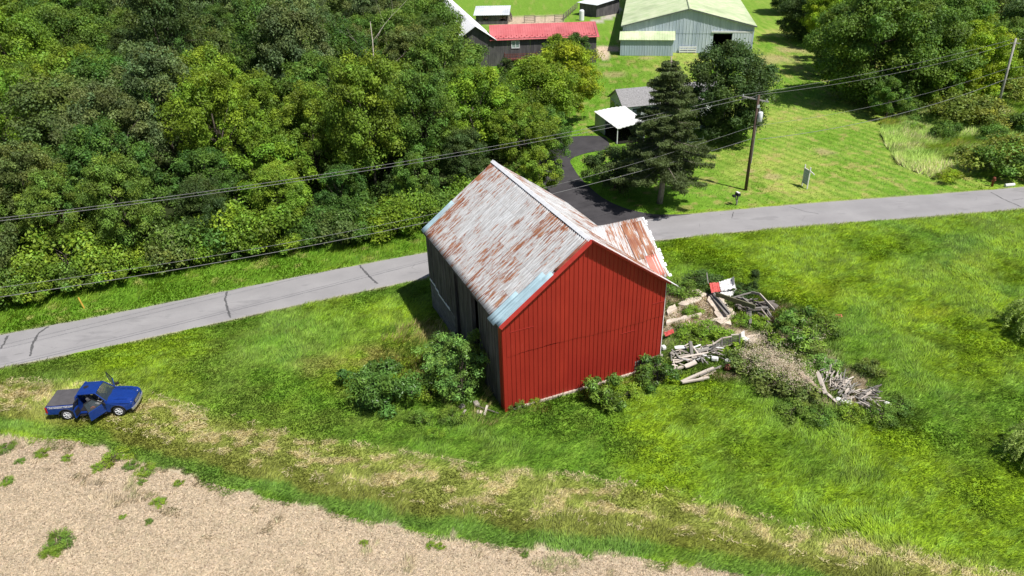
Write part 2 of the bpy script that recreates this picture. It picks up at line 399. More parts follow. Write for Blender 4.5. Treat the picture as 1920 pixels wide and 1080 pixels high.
# ---- driveway
def catmull(P, k=6):
    out = []; n = len(P)
    for i in range(n):
        a, b, c, d = [np.array(P[(i+j-1) % n]) for j in range(4)]
        for t in np.linspace(0, 1, k, endpoint=False):
            out.append(.5*((2*b)+(-a+c)*t+(2*a-5*b+4*c-d)*t*t+(-a+3*b-3*c+d)*t**3))
    return out
n = NT('asphalt_new'); p = n.geo(); f = n.noise(p, .5, 5, .6); f2 = n.noise(p, 25, 2, .6)
b_ = n.mix(n.mr(f, .35, .7, 0, 1), (.042, .039, .043), (.070, .065, .070)); b_ = n.mix(n.mr(f2, .4, .7, 0, .4), b_, (.02, .02, .02))
n.bsdf(b_, .85, .25, 0, n.bump(f2, .4, .01)); M_DRV = n.done()
D_ = catmull(DRIVE[:-1], 5) + [np.array(DRIVE[-1])]
D_ = [q for q in D_ if True]
# keep the mouth under the road sheet's edge
mb = MB(); top = [(q[0], q[1], .008) for q in D_]; mb.poly(top)
import bmesh
me = mb.mesh('driveway', M_DRV); bm = bmesh.new(); bm.from_mesh(me); bmesh.ops.triangulate(bm, faces=bm.faces, ngon_method='EAR_CLIP')
bmesh.ops.recalc_face_normals(bm, faces=bm.faces)
for f_ in bm.faces:
    if f_.normal.z < 0: f_.normal_flip()
bm.to_mesh(me); bm.free()
drive = bpy.data.objects.new('driveway', me); COL.objects.link(drive); tag(drive, kind='structure')

# ---- grass as blades
M_BLADE = leafmat('grass_blades', .25, True, .6)
def frame_mask(x, y, m=60):
    d = np.stack([x, y, -CH+0*x], -1); z = d @ F_; u = 960+CF*(d @ CX)/z; v = 540-CF*(d @ CY)/z
    return (z > 1) & (u > -m) & (u < 1920+m) & (v > -m) & (v < 1080+m+80)
def blades(name, label, N, box, test, L, W, lean, colf, kind='stuff', cat='grass', dirf=None):
    x = rng.uniform(box[0], box[1], N*2); y = rng.uniform(box[2], box[3], N*2)
    ok = frame_mask(x, y) & test(x, y); x = x[ok][:N]; y = y[ok][:N]; n = len(x)
    th = dirf(x, y) if dirf else 6.5*fbm(x*.22, y*.22, 3, 3.)+1.6*fbm(x*1.1, y*1.1, 2, 5.)+2.2
    th = th + rng.normal(0, .45, n)
    hh = fbm(x*.5+3, y*.5, 3)
    ln = L*(.55+.9*rng.random(n))*(.6+.8*hh); le = np.clip(lean+rng.normal(0, .22, n), .05, 1.45)
    dx, dy = np.cos(th), np.sin(th)
    base = np.stack([x, y, gheight(x, y)-.01], -1); wv = np.stack([-dy, dx, 0*x], -1)*(W*(.6+.8*rng.random(n)))[:, None]*.5
    tip = base + np.stack([dx*np.sin(le), dy*np.sin(le), np.cos(le)], -1)*ln[:, None]
    rr = rng.normal(0, .25, n)[:, None]; wv = wv + np.stack([0*x, 0*x, rr[:, 0]*W], -1)
    v = np.stack([base-wv, base+wv, tip], 1).reshape(-1, 3)
    col = colf(x, y)*np.clip(rng.normal(1.1, .34, n), .35, 2.1)[:, None]
    o = bpy.data.objects.new(name, bigmesh(name, v, 3, np.repeat(np.clip(col, 0, .8), 3, 0), M_BLADE)); COL.objects.link(o)
    tag(o, label, cat, None, 'stuff'); return o
def onland(x, y):
    a = ((y < road_near(x)-.05) | (y > road_far(x)+.05)) & ~inpoly(x, y, DRIVE)
    q = (np.stack([x, y], -1)-BA); u = q @ BU; v = q @ BV
    return a & ~((u > -.05) & (u < BW+.1) & (v > -.05) & (v < BL+.1))
def lawn_test(x, y):
    e = y-field_y(x)+2.0*(fbm(x*.9, y*.9, 6)-.5)
    return onland(x, y) & (y < road_near(x)) & ((e > -.1) | ((e > -4) & (fbm(x*.9-33, y*.9+71, 4) > .63)))
GN = 600000
blades('lawn_grass', 'uncut windblown lawn grass round the red barn', GN, (-46, 56, 24, 68), lawn_test, .27, .05, .95, albedo)
def verge_test(x, y):
    return onland(x, y) & (y > road_far(x)) & (sdist(x, y, WOODS) < .8) & (x < 3) & (y < 74)
blades('verge_grass', 'tall green verge grass between the road and the woods', 60000, (-48, 3, 46, 72), verge_test, .42, .06, .75, lambda x, y: blend(np.broadcast_to(C(.10, .24, .014), x.shape+(3,)), C(.22, .31, .03), fbm(x, y, 3)))
blades('mown_grass', 'mown lawn around the house and utility pole', 150000, (0, 75, 66, 150), lambda x, y: onland(x, y) & (y > road_far(x)+.1) & (sdist(x, y, MEADOW) < 0) & (sdist(x, y, WOODS) < 0), .16, .07, .9, albedo)
blades('meadow_grass', 'tall seeding meadow grass beside the right-hand utility pole', 110000, (42, 80, 72, 106), lambda x, y: sdist(x, y, MEADOW) > 0, .8, .085, .85,
       lambda x, y: blend(blend(np.broadcast_to(C(.24, .42, .07), x.shape+(3,)), C(.42, .54, .12), fbm(x*.5, y*.5, 3)), C(.52, .46, .26), sst(.45, .62, fbm(x*.35+7, y*.35, 4))*(rng.random(x.shape) < .45)))
# dry weeds and rank growth round the rubble
def rough_col(x, y):
    t = sst(.46, .58, fbm(x*.5+2, y*.5, 3)); c = blend(np.broadcast_to(C(.09, .19, .025), x.shape+(3,)), C(.22, .31, .05), fbm(x*2, y*2, 2))
    return c
FND = [G(1252, 590), G(1300, 552), G(1345, 548), G(1375, 600), G(1420, 640), G(1330, 620)]
blades('rank_grass', 'dark rank grass and weeds growing round the rubble', 36000, (8, 30, 32, 57), lambda x, y: onland(x, y) & (sdist(x, y, ROUGH)+.8*(fbm(x, y, 2)-.5) > 0) & (fbm(x*1.1+3, y*1.1, 3) > .47) & ((sdist(x, y, FND) < 0) | (fbm(x*1.2, y*1.2, 2) > .6)) , .45, .06, .6, rough_col)
blades('barn_fringe', 'tall untrimmed grass at the foot of the barn walls', 26000, (-14, 14, 34, 56), lambda x, y: onland(x, y) & ((sdist(x, y, [bw(-1.2, -1)[:2], bw(10.5, -1.1)[:2], bw(10.5, .2)[:2], bw(-.2, .2)[:2], bw(-.2, 13)[:2], bw(-5, 13)[:2], bw(-6, 9)[:2], bw(-4.5, 4)[:2]]))+1.2*(fbm(x, y, 2)-.5) > 0), .55, .05, .6,
       lambda x, y: blend(np.broadcast_to(C(.10, .19, .02), x.shape+(3,)), C(.38, .33, .13), sst(.45, .62, fbm(x*.6, y*.6, 3))))

# ---- crop residue on the soil, hay on the cut strip
def litter(name, label, N, test, box, L, W, col, lift=.03):
    x = rng.uniform(box[0], box[1], N*3); y = rng.uniform(box[2], box[3], N*3); ok = frame_mask(x, y) & test(x, y); x = x[ok][:N]; y = y[ok][:N]; n = len(x)
    th = rng.uniform(0, 6.3, n); l = L*(.4+rng.random(n)); w = W*(.6+.8*rng.random(n)); z = gheight(x, y)+lift*rng.random(n)+.01
    d = np.stack([np.cos(th), np.sin(th), rng.normal(0, .25, n)], -1)*l[:, None]/2; q = np.stack([-np.sin(th), np.cos(th), rng.normal(0, .3, n)], -1)*w[:, None]/2
    c = np.stack([x, y, z], -1); v = np.stack([c-d-q, c+d-q, c+d+q, c-d+q], 1).reshape(-1, 3)
    cc = np.array(col)*np.clip(rng.normal(1, .25, n), .4, 1.5)[:, None]
    o = bpy.data.objects.new(name, bigmesh(name, v, 4, np.repeat(np.clip(cc, 0, .85), 4, 0), M_BLADE)); COL.objects.link(o); tag(o, label, 'straw', None, 'stuff')
litter('crop_straw', 'pale crop residue scattered over the bare field', 170000, lambda x, y: y < field_y(x)+.1, (-36, 26, 19, 41), .13, .022, (.56, .46, .34), .015)
litter('crop_chaff', 'brown chaff and clods scattered over the bare field', 26000, lambda x, y: y < field_y(x)+.1, (-36, 26, 19, 41), .09, .035, (.25, .18, .12), .01)
litter('cut_hay', 'dried cut hay lying along the edge of the lawn', 60000, lambda x, y: (y-field_y(x) > 2.0) & (y-field_y(x) < 6.0-1.5*sst(2, 16, x)) & (fbm(x*1.1+y*.3+5, y*1.9-8, 5)+.16*(fbm(x*5, y*5, 2)-.5) > .53), (-46, 46, 22, 46), .22, .022, (.58, .50, .29), .12)

# ================================================================== VEGETATION
M_LEAF = leafmat('leaves', .30)
M_LEAFG = leafmat('glossy_leaves', .18, rough=.38)
M_BARK = barkmat('bark', (.12, .10, .08), (.05, .04, .032))
M_BARKP = barkmat('pale_bark', (.42, .38, .33), (.25, .21, .18))
M_DEAD = barkmat('dead_wood', (.50, .45, .38), (.30, .26, .22))
ASP = .55
def crown_mesh(name, seed, r, h, nclump, cr, nleaf, ls, z0=0., mat=None, shape='round', low=-.45, ragged=.15):
    """leaf crown centred on the z axis, radius r, height h, its foot at z0"""
    q = np.random.default_rng(seed)
    P = []; Nn = []; Sz = []; Cc = []
    cen = []
    while len(cen) < nclump:
        d = q.normal(size=3); d /= np.linalg.norm(d)
        if d[2] < low: continue
        k = q.uniform(.45, 1.0)**.5
        if shape == 'cone': rr = r*(1-.75*max(0, (d[2]+1)/2)**1.2)
        elif shape == 'flat': rr = r
        else: rr = r*(1+ragged*q.normal())
        c = np.array([d[0]*rr*k, d[1]*rr*k, z0+h*.5+d[2]*h*.5*k])
        cen.append(c)
    cen = np.array(cen); per = nleaf//nclump
    for i, c in enumerate(cen):
        m = int(per*q.uniform(.5, 1.5)); R0 = cr*q.uniform(.55, 1.3)
        d = q.normal(size=(m, 3)); d /= np.linalg.norm(d, axis=1, keepdims=True)
        d[:, 2] = np.where((d[:, 2] < -.25) & (q.random(m) < .55), -d[:, 2], d[:, 2])
        rad = R0*q.uniform(.35, 1.08, m)**.6
        # lobes make the outline of a clump uneven
        lob = 1+.28*np.sin(d[:, 0]*5+seed+i)*np.cos(d[:, 1]*6+i)
        p = c+d*(rad*lob)[:, None]*np.array([1, 1, .82])+q.normal(0, .10*R0, (m, 3))
        P.append(p); Nn.append(d*.7+np.array([0, 0, .45])+q.normal(0, .55, (m, 3))); Sz.append(ls*q.uniform(.55, 1.35, m))
        t = q.uniform(.6, 1.4); hue = q.uniform(-.14, .14)
        Cc.append(np.array([t*(1+hue), t, t*(1-hue)])*q.normal(1, .16, (m, 1)).clip(.5, 1.5))
    P = np.concatenate(P); Nn = np.concatenate(Nn); Sz = np.concatenate(Sz); Cc = np.concatenate(Cc)
    v = leafquads(P, Nn, Sz, ASP)
    return bigmesh(name, v, 4, np.repeat(Cc, 4, 0), mat or M_LEAF), cen
def trunk_mesh(name, h, r, cen, mat, nlimb=9, seed=0, lean=.3):
    q = np.random.default_rng(seed); mb = MB()
    pts = [Vector((lean*math.sin(i*.9+seed)*i/6, lean*math.cos(i*.7+seed)*i/6, h*i/6)) for i in range(7)]
    pts[0].z = -.3
    mb.tube(pts, [r*(1.35 if i == 0 else 1-.12*i) for i in range(7)], 8)
    idx = q.choice(len(cen), min(nlimb, len(cen)), replace=False)
    for i in idx:
        c = Vector(cen[i]); s = pts[int(q.integers(2, 6))]
        if c.z < s.z: s = pts[2]
        mid = s.lerp(c, .5)+Vector((0, 0, .08*h))*q.random()
        mb.tube([s, s.lerp(mid, .5)+Vector(q.normal(0, .12, 3)), mid, c], [r*.45, r*.33, r*.22, r*.06], 5)
    return mb.mesh(name, mat, True)

VAR = {}
def variant(key, **k):
    cm, cen = crown_mesh('crown', **k); tm = trunk_mesh('trunk', k['z0']+k['h']*.6, k.get('tr', .22) if 0 else max(.14, k['r']*.045), cen, M_BARK, seed=k['seed'])
    VAR[key] = (cm, tm)
# woodland crowns, about 9-12 m tall
variant('oak', seed=1, r=4.5, h=8.4, nclump=120, cr=1.05, nleaf=38000, ls=.255, z0=2.2, low=-.8)
variant('full', seed=21, r=5.0, h=10.6, nclump=190, cr=1.0, nleaf=60000, ls=.26, z0=.2, low=-.97)
variant('full2', seed=22, r=4.3, h=10.2, nclump=170, cr=.8, nleaf=50000, ls=.24, z0=.3, low=-.97)
variant('ash', seed=2, r=3.9, h=9.2, nclump=120, cr=.85, nleaf=36000, ls=.235, z0=2.2, low=-.8)
variant('locust', seed=3, r=4.3, h=8.0, nclump=150, cr=.66, nleaf=36000, ls=.20, z0=2.5, low=-.8)
variant('maple', seed=4, r=4.4, h=9.4, nclump=140, cr=.9, nleaf=42000, ls=.25, z0=1.2, low=-.9)
variant('small', seed=5, r=2.9, h=5.6, nclump=85, cr=.62, nleaf=24000, ls=.20, z0=.7, low=-.9)
variant('tall', seed=6, r=3.6, h=10.5, nclump=130, cr=.8, nleaf=36000, ls=.225, z0=2.4, low=-.85)
for kk, sd in (('bush', 11), ('bush2', 12), ('bush3', 13)):
    cm, cen = crown_mesh('foliage', sd, 1.5, 2.2, 26, .55, 5200, .17, z0=-.25, low=-.2)
    VAR[kk] = (cm, trunk_mesh('stem', 1.2, .06, cen, M_BARK, 7, sd, .1))

GREENS = {'brush': (.19, .24, .04), 'dark green': (.078, .130, .032), 'deep green': (.085, .165, .028), 'mid green': (.132, .228, .034), 'bright green': (.185, .30, .030),
          'yellow-green': (.175, .285, .024), 'olive': (.150, .205, .050), 'grey-green': (.140, .205, .070), 'lime': (.260, .36, .022)}
def tree(kind, x, y, s, rz, green, label, group=None, name='broadleaf_tree', cat='tree', sz=None, jit=.12, z=0., parts=('crown', 'trunk'), mat=None):
    cm, tm = VAR[kind]
    e = empty(name, (x, y, z), rz, label, cat, group); e.scale = (s, s, sz or s)
    c = bpy.data.objects.new(parts[0], cm); COL.objects.link(c); c.parent = e
    g = GREENS[green]; j = 1+random.uniform(-jit, jit); c.color = (g[0]*j*(1+random.uniform(-.08, .08)), g[1]*j, g[2]*j, 1)
    t = bpy.data.objects.new(parts[1], tm); COL.objects.link(t); t.parent = e
    return e

# ---- the woods: rows of individual trees following the road
ORD = ['', 'second', 'third', 'fourth', 'fifth', 'sixth', 'seventh', 'eighth', 'ninth', 'tenth', 'eleventh', 'twelfth', 'thirteenth', 'fourteenth', 'fifteenth', 'sixteenth', 'seventeenth', 'eighteenth', 'nineteenth', 'twentieth']
ROWN = ['front', 'second', 'third', 'fourth', 'fifth', 'sixth', 'seventh', 'eighth', 'ninth', 'tenth', 'rearmost']
wr = random.Random(42)
def wood_edge_y(x): return float(np.interp(x, [-60, -42.3, -34.9, -26.9, -17.6, -8, -1, 1], [48, 54, 57.5, 61, 63.5, 66.5, 71.5, 74]))
row = 0; off = 3.6
woods = []
DEADP = [(q_[0], G(*q_)[1]) for q_ in ((652, 300), (712, 235))]
spec = [(2.6, 5.2), (8.2, 6.6), (15, 7.4), (22.5, 8.0), (31, 8.6), (40, 9.0), (50, 9.6), (61, 10.2), (73, 10.8), (87, 11.5), (103, 12.5), (121, 13.5)]
for ri, (off, sp) in enumerate(spec):
    xr = 1.5 + off*.05; x = -46-off*1.15
    k = 0
    cand = []
    while x < 14:
        yy = wood_edge_y(min(x, 1)) + off + wr.uniform(-1.6, 1.6) + max(0, x-1)*1.3; xx = x + wr.uniform(-1.2, 1.2)
        x += sp*wr.uniform(.85, 1.3)
        if float(sdist(np.array(xx), np.array(yy), WOODS)) < 1.8: continue
        u = (ray(0, 0), 0)
        P = np.array([xx, yy, 6-CH]); zc = P @ F_; px = 960+CF*(P @ CX)/zc; py = 540-CF*(P @ CY)/zc
        if px < -130 or py < -190: continue
        Pt = np.array([xx, yy, 12.5-CH]); zt_ = Pt @ F_; pty = 540-CF*(Pt @ CY)/zt_
        if px > 800 and pty < 78 and px > 808+max(pty, 0)*.9: continue
        if 905 < px < 960 and pty < 125: continue
        if px > 1000 and pty < 110: continue
        if any(abs(px-dx_) < 34 and dy_-11 < yy < dy_+1.5 for dx_, dy_ in DEADP): continue
        cand.append((xx, yy, px, py))
    woods.append(cand)
# colour fields read off the photograph (image x, y -> tree character)
def character(px, py, ri):
    if px > 870 and 60 < py < 330 and wr.random() < .4: return wr.choice(['yellow-green', 'bright green', 'mid green'])
    if px < 160 and py < 260: return wr.choice(['bright green', 'bright green', 'mid green'])
    if px < 230 and py < 430: return wr.choice(['olive', 'mid green', 'grey-green', 'deep green', 'mid green'])
    if 380 < px < 600 and 220 < py < 460: return wr.choice(['bright green', 'yellow-green', 'bright green'])
    if 200 < px < 380 and py < 440: return wr.choice(['dark green', 'deep green', 'grey-green', 'dark green', 'mid green'])
    if 380 < px < 760 and py < 260: return wr.choice(['mid green', 'olive', 'grey-green', 'deep green', 'bright green'])
    if px > 600: return wr.choice(['dark green', 'mid green', 'deep green', 'bright green', 'mid green', 'olive'])
    return wr.choice(['dark green', 'mid green', 'deep green', 'olive', 'mid green'])
for ri, cand in enumerate(woods):
    cand.sort()
    for ci, (xx, yy, px, py) in enumerate(cand):
        gr = character(px, py, ri)
        kind = wr.choice(['small', 'small', 'locust', 'ash']) if ri == 0 else wr.choice(['oak', 'ash', 'locust', 'maple', 'tall'] + (['small'] if ri < 3 else []))
        s = {0: .92, 1: .86, 2: .95}.get(ri, 1.05)*wr.uniform(.76, 1.2)
        if kind == 'small' and ri > 0: s *= 1.4
        if ri == 0 and kind != 'small': s *= .68
        fr = ('from the road end by the driveway' if 0 else 'from its left end')
        pos = ('leftmost in the %s row of the woods' if ci == 0 else ORD[min(ci, 19)] + ' from left in the %s row of the woods') % (('front' if ri == 0 else ROWN[ri] if ri < 10 else ['', 'eleventh', 'twelfth'][ri-9]))
        size = {'small': 'low rounded', 'locust': 'feathery', 'ash': 'loose-crowned', 'oak': 'broad', 'maple': 'dense', 'tall': 'tall narrow'}[kind]
        tree(kind, xx, yy, s, wr.uniform(0, 6.28), gr, '%s %s tree, %s' % (size, gr, pos), 'trees of the woods left of the red barn', sz=s*wr.uniform(.95, 1.32))
# hedge of bushes along the front of the woods
bx = -46.; bl = []
while bx < 0.5:
    for k in (0, 1):
        x = bx+wr.uniform(-.6, .6)+k*1.0; y = wood_edge_y(x)-1.0+k*1.7+wr.uniform(-.5, .6)
        bl.append((x, y, k))
    bx += 2.3
for i in range(7): bl.append((1.2+i*.25+wr.uniform(-.4, .4), 77+i*3.1, 0))
bl.sort(); fi = [0, 0]
for x, y, k in bl:
    gr = wr.choice(['bright green', 'yellow-green', 'mid green', 'mid green', 'olive', 'bright green'] if k == 0 else ['mid green', 'deep green', 'bright green'])
    s = wr.uniform(.85, 1.5)*(1 if k == 0 else 1.35)
    i = fi[k]; fi[k] += 1
    tree(wr.choice(['bush', 'bush2', 'bush3']), x, y, s, wr.uniform(0, 6.28), gr,
         '%s bush at the woods edge, %s from left in its %s row' % (gr, 'number %d' % (i+1) if i > 19 else ('first' if i == 0 else ORD[i]), 'outer' if k == 0 else 'inner'), 'bushes along the edge of the woods', 'bush', 'bush', sz=s*wr.uniform(.8, 1.3), parts=('foliage', 'stem'))
for i in range(26):
    px = wr.uniform(585, 790); py = wr.uniform(215, 385); x, y = G(px, py); s = wr.uniform(.9, 1.7)
    if float(sdist(np.array(x), np.array(y), WOODS)) < 2: continue
    tree(['bush', 'bush2', 'bush3'][i % 3], x, y, s, i, wr.choice(['dark green', 'mid green', 'deep green', 'bright green']), 'leafy understorey bush between the trees near the bare dead trees', 'understorey bushes in the woods', 'bush', 'bush', sz=s*wr.uniform(.7, 1.2), parts=('foliage', 'stem'))
q = np.random.default_rng(19); ux = q.uniform(-95, 12, 420000); uy = q.uniform(52, 150, 420000)
ok = frame_mask(ux, uy) & (sdist(ux, uy, WOODS) > .5) & (fbm(ux*.5, uy*.5, 3) > .36); ux = ux[ok][:130000]; uy = uy[ok][:130000]; k_ = len(ux)
hh_ = .25+1.3*np.clip(fbm(ux*.35+4, uy*.35, 3)-.3, 0, 1)*2; P = np.stack([ux, uy, q.uniform(0, 1, k_)**.6*hh_], 1)
v = leafquads(P, q.normal(0, .5, (k_, 3))+[0, 0, 1], q.uniform(.2, .48, k_), .55)
cc = blend(np.broadcast_to(C(.06, .12, .022), (k_, 3)), C(.13, .21, .035), fbm(ux*.3, uy*.3, 3))*q.normal(1, .25, (k_, 1)).clip(.4, 1.6)
o = bpy.data.objects.new('undergrowth', bigmesh('undergrowth', v, 4, np.repeat(cc, 4, 0).clip(0, .8), M_BLADE)); COL.objects.link(o); tag(o, 'low leafy undergrowth covering the floor of the woods', 'undergrowth', None, 'stuff')
# far bank of trees behind the first barn (hide the left flank of the white roof)
sp_ = [((700, 60), 'tall', 'grey-green'), ((760, 80), 'oak', 'mid green'), ((815, 95), 'locust', 'deep green'), ((840, 130), 'maple', 'mid green'), ((770, 20), 'tall', 'olive'), ((800, 45), 'oak', 'grey-green')]
for i, ((px, py), kd, gr) in enumerate(sp_):
    x, y = G(px, py+75)
    tree(kd, x, y, 1.05, i*1.3, gr, ['grey-green tall tree behind the woods, well left of the white barn roof', 'broad tree just left of the white barn roof', 'feathery dark tree touching the white barn roof',
         'dense tree in front of the white barn gable', 'olive tall tree at the top edge left of the white roof', 'broad grey-green tree beside the top of the white roof'][i], 'trees beside the white-roofed barn')

# ---- single trees and bushes
def at_tree(kind, px, py, s, green, label, **k):
    x, y = G(px, py); return tree(kind, x, y, s, random.uniform(0, 6), green, label, **k)
at_tree('maple', 1055, 232, .98, 'lime', 'yellow-green young tree on the lawn side of the woods below the red-roofed barn')
at_tree('small', 1008, 190, 1.0, 'mid green', 'mid green tree growing against the dark wooden wall of the red-roofed barn')
at_tree('oak', 1010, 262, .95, 'yellow-green', 'yellow-green leaning tree over the upper end of the driveway')
at_tree('full2', 922, 228, .58, 'deep green', 'deep green tree below the left end of the red-roofed barn')
at_tree('full', 962, 212, .48, 'mid green', 'round mid green tree between the red-roofed barn and the dense woods')
at_tree('full2', 960, 275, .8, 'mid green', 'broad mid green tree behind the roof ridge of the red barn')
at_tree('small', 1078, 132, .95, 'deep green', 'round dark green tree at the right end of the red-roofed barn')
at_tree('small', 1045, 130, .9, 'yellow-green', 'olive yellow tree in front of the right half of the red-roofed barn')
at_tree('maple', 1022, 312, .62, 'mid green', 'leafy tree leaning over the left side of the driveway bend')
at_tree('small', 1012, 368, .8, 'bright green', 'small bright tree between the barn ridge and the driveway')
at_tree('locust', 985, 335, .8, 'bright green', 'overhanging green tree where the driveway passes the woods')
at_tree('small', 948, 142, .45, 'dark green', 'dark bush under the wooden balcony')
at_tree('full', 1352, 262, 1.05, 'dark green', 'dense dark green round tree on the lawn behind the house')
cm, cen = crown_mesh('crown', 31, 3.4, 4.8, 90, .7, 24000, .20, z0=-.3, low=-.5)
VAR['lowtree'] = (cm, trunk_mesh('trunk', 2.4, .16, cen, M_BARK, 8, 31))
at_tree('lowtree', 1152, 352, .95, 'dark green', 'low dark rounded bush at the left foot of the spruce', name='shrub', cat='shrub', sz=.95)
# right-hand hedgerow
hr_ = [('full', 1622, 192, 1.42, 'mid green', 'great broad green tree at the foot of the mown lawn strip'), ('full', 1705, 190, 1.2, 'mid green', 'large dense tree just right of the broadest dark tree'),
       ('full', 1575, 140, 1.0, 'mid green', 'mid green tree behind and left of the broadest dark tree'), ('maple', 1545, 88, .95, 'lime', 'small yellow-green tree with round top near the top of the lawn strip'),
       ('full', 1500, 75, .9, 'dark green', 'dark tree whose shadow falls on the lawn strip right of the grey shed'), ('full', 1480, 25, .9, 'dark green', 'dark green tree farthest up the lawn strip, top edge'),
       ('full2', 1812, 190, 1.05, 'lime', 'bright yellow-green tree left of the leaning grey utility pole'), ('full', 1875, 160, .85, 'mid green', 'tall green tree behind the leaning grey pole'),
       ('full', 1770, 120, 1.1, 'mid green', 'broad tree behind the bright yellow-green tree'), ('full', 1740, 60, 1.15, 'deep green', 'deep green tree in the upper right hedgerow'),
       ('full', 1850, 85, 1.15, 'olive', 'olive green tree near the upper right corner'), ('full', 1935, 110, 1.15, 'grey-green', 'grey-green tree cut by the right edge above the pole'),
       ('full', 1640, 60, 1.2, 'deep green', 'deep green tree behind the great broad tree'), ('full', 1590, 30, 1.15, 'bright green', 'bright green loose tree at the top edge'),
       ('full', 1465, -15, 1.0, 'dark green', 'dark tree at the top end of the lawn strip'), ('full', 1700, 0, 1.2, 'dark green', 'dark tree on the top edge, right of the great tree'),
       ('maple', 1800, 10, 1.2, 'deep green', 'dense tree on the top edge left of the corner'), ('ash', 1900, 20, 1.2, 'mid green', 'loose tree in the upper right corner'),
       ('oak', 1540, -20, 1.1, 'deep green', 'deep green tree on the top edge, behind the small yellow-green one'),
       ('small', 1660, 222, .8, 'mid green', 'small leafy tree hugging the right foot of the great broad tree'), ('small', 1750, 205, .95, 'yellow-green', 'young yellow-green tree below the bright tall one'), ('small', 1530, 112, .8, 'mid green', 'low bushy tree at the corner of the lawn strip')]
for a in hr_: at_tree(*a, group='trees right of the mown lawn')
for i, (px, py, s, gr, lb) in enumerate([(1790, 232, 2.3, 'brush', 'olive brushy bush left of the grey pole foot'), (1835, 235, 2.0, 'brush', 'olive bush at the foot of the grey leaning pole'), (1845, 318, 1.9, 'brush', 'dark olive bush beside the rusty hydrant, upper part'),
        (1885, 330, 2.1, 'mid green', 'dark wide bush by the road in the meadow'), (1918, 318, 2.2, 'brush', 'olive bush at the right edge above the road'), (1900, 195, 2.2, 'brush', 'olive bush right of the grey leaning pole'),
        (1770, 258, 1.1, 'mid green', 'small green shrub in the middle of the meadow'), (1690, 215, 1.4, 'mid green', 'mid green bush where the mown lawn meets the meadow'), (1778, 340, .75, 'lime', 'upright lime green clump at the meadow corner by the road'),
        (1862, 262, 1.1, 'mid green', 'green shrub in the meadow below the grey pole'), (1925, 250, 1.5, 'deep green', 'deep green bush on the right edge of the meadow')]):
    x, y = G(px, py); tree(['bush', 'bush2', 'bush3'][i % 3], x, y, s, i*1.1, gr, lb, 'bushes in the meadow', 'bush', 'bush', sz=s*.8, parts=('foliage', 'stem'))

# ---- spruce
def spruce():
    q = np.random.default_rng(77); H = 14.6; P = []; Nn = []; Sz = []; Cc = []; mb = MB()
    trunk = [Vector((.12*math.sin(i), .1*math.cos(i*1.3), H*i/9)) for i in range(10)]; trunk[0].z = -.2
    mb.tube(trunk, [.30*(1-i/10.5)+.02 for i in range(10)], 9)
    z = 2.6
    z = 3.3
    while z < H-.2:
        t = (z-2.4)/(H-2.4); nb = int(9-4*t)
        R0 = 5.7*(1-t)**.78+.3
        if .40 < t < .52: R0 *= .78
        for b in range(nb):
            a = q.uniform(0, 6.283); L = R0*q.uniform(.5, 1.12)
            if q.random() < .12: L *= .5
            droop = q.uniform(.08, .30)*L*(1-.5*t)*(.6 if z < 4.2 else 1)
            d = Vector((math.cos(a), math.sin(a), 0)); s = Vector((0, 0, z))
            pts = [s + d*(L*k/5) + Vector((0, 0, -droop*(k/5)**1.1 + .30*L*.25*max(0, k/5-.6))) for k in range(6)]
            mb.tube(pts, [.055*(1-t*.5)*(1-k/6.5) for k in range(6)], 4, cap=False)
            m = int(290*L*(.8 if t < .5 else .9))
            u = q.uniform(.12, 1.03, m)**.8; side = q.normal(0, 1, m)*(.12+.20*L*(1-u)*.6+.1)*.9; down = -np.abs(q.normal(0, .22, m))*(.6+.6*(1-t))
            px_ = np.array([[d.x, d.y, 0]])*(u*L)[:, None] + np.array([[-d.y, d.x, 0]])*side[:, None]
            pz = z - droop*u**1.1 + .075*L*np.clip(u-.6, 0, 1)/.4 + down*.8
            p = np.concatenate([px_[:, :2], pz[:, None]], 1); P.append(p)
            Nn.append(np.array([d.x*.3, d.y*.3, .5])+q.normal(0, .6, (m, 3))); Sz.append(q.uniform(.16, .34, m))
            Cc.append(np.array([1., 1, 1])*(q.uniform(.75, 1.25)*q.normal(1, .2, (m, 1)).clip(.5, 1.6)))
        z += q.uniform(.26, .44)*(1.15-.4*t)
    v = leafquads(np.concatenate(P), np.concatenate(Nn), np.concatenate(Sz), .30)
    return bigmesh('crown', v, 4, np.repeat(np.concatenate(Cc), 4, 0), M_LEAF), mb.mesh('trunk', barkmat('spruce_bark', (.36, .31, .26), (.20, .17, .14)), True)
VAR['spruce'] = spruce()
GREENS['spruce'] = (.110, .150, .050)
x, y = G(1238, 381); tree('spruce', x, y, 1.0, .6, 'spruce', 'tall drooping spruce with bare grey lower trunk beside the driveway', name='spruce_tree', cat='spruce')

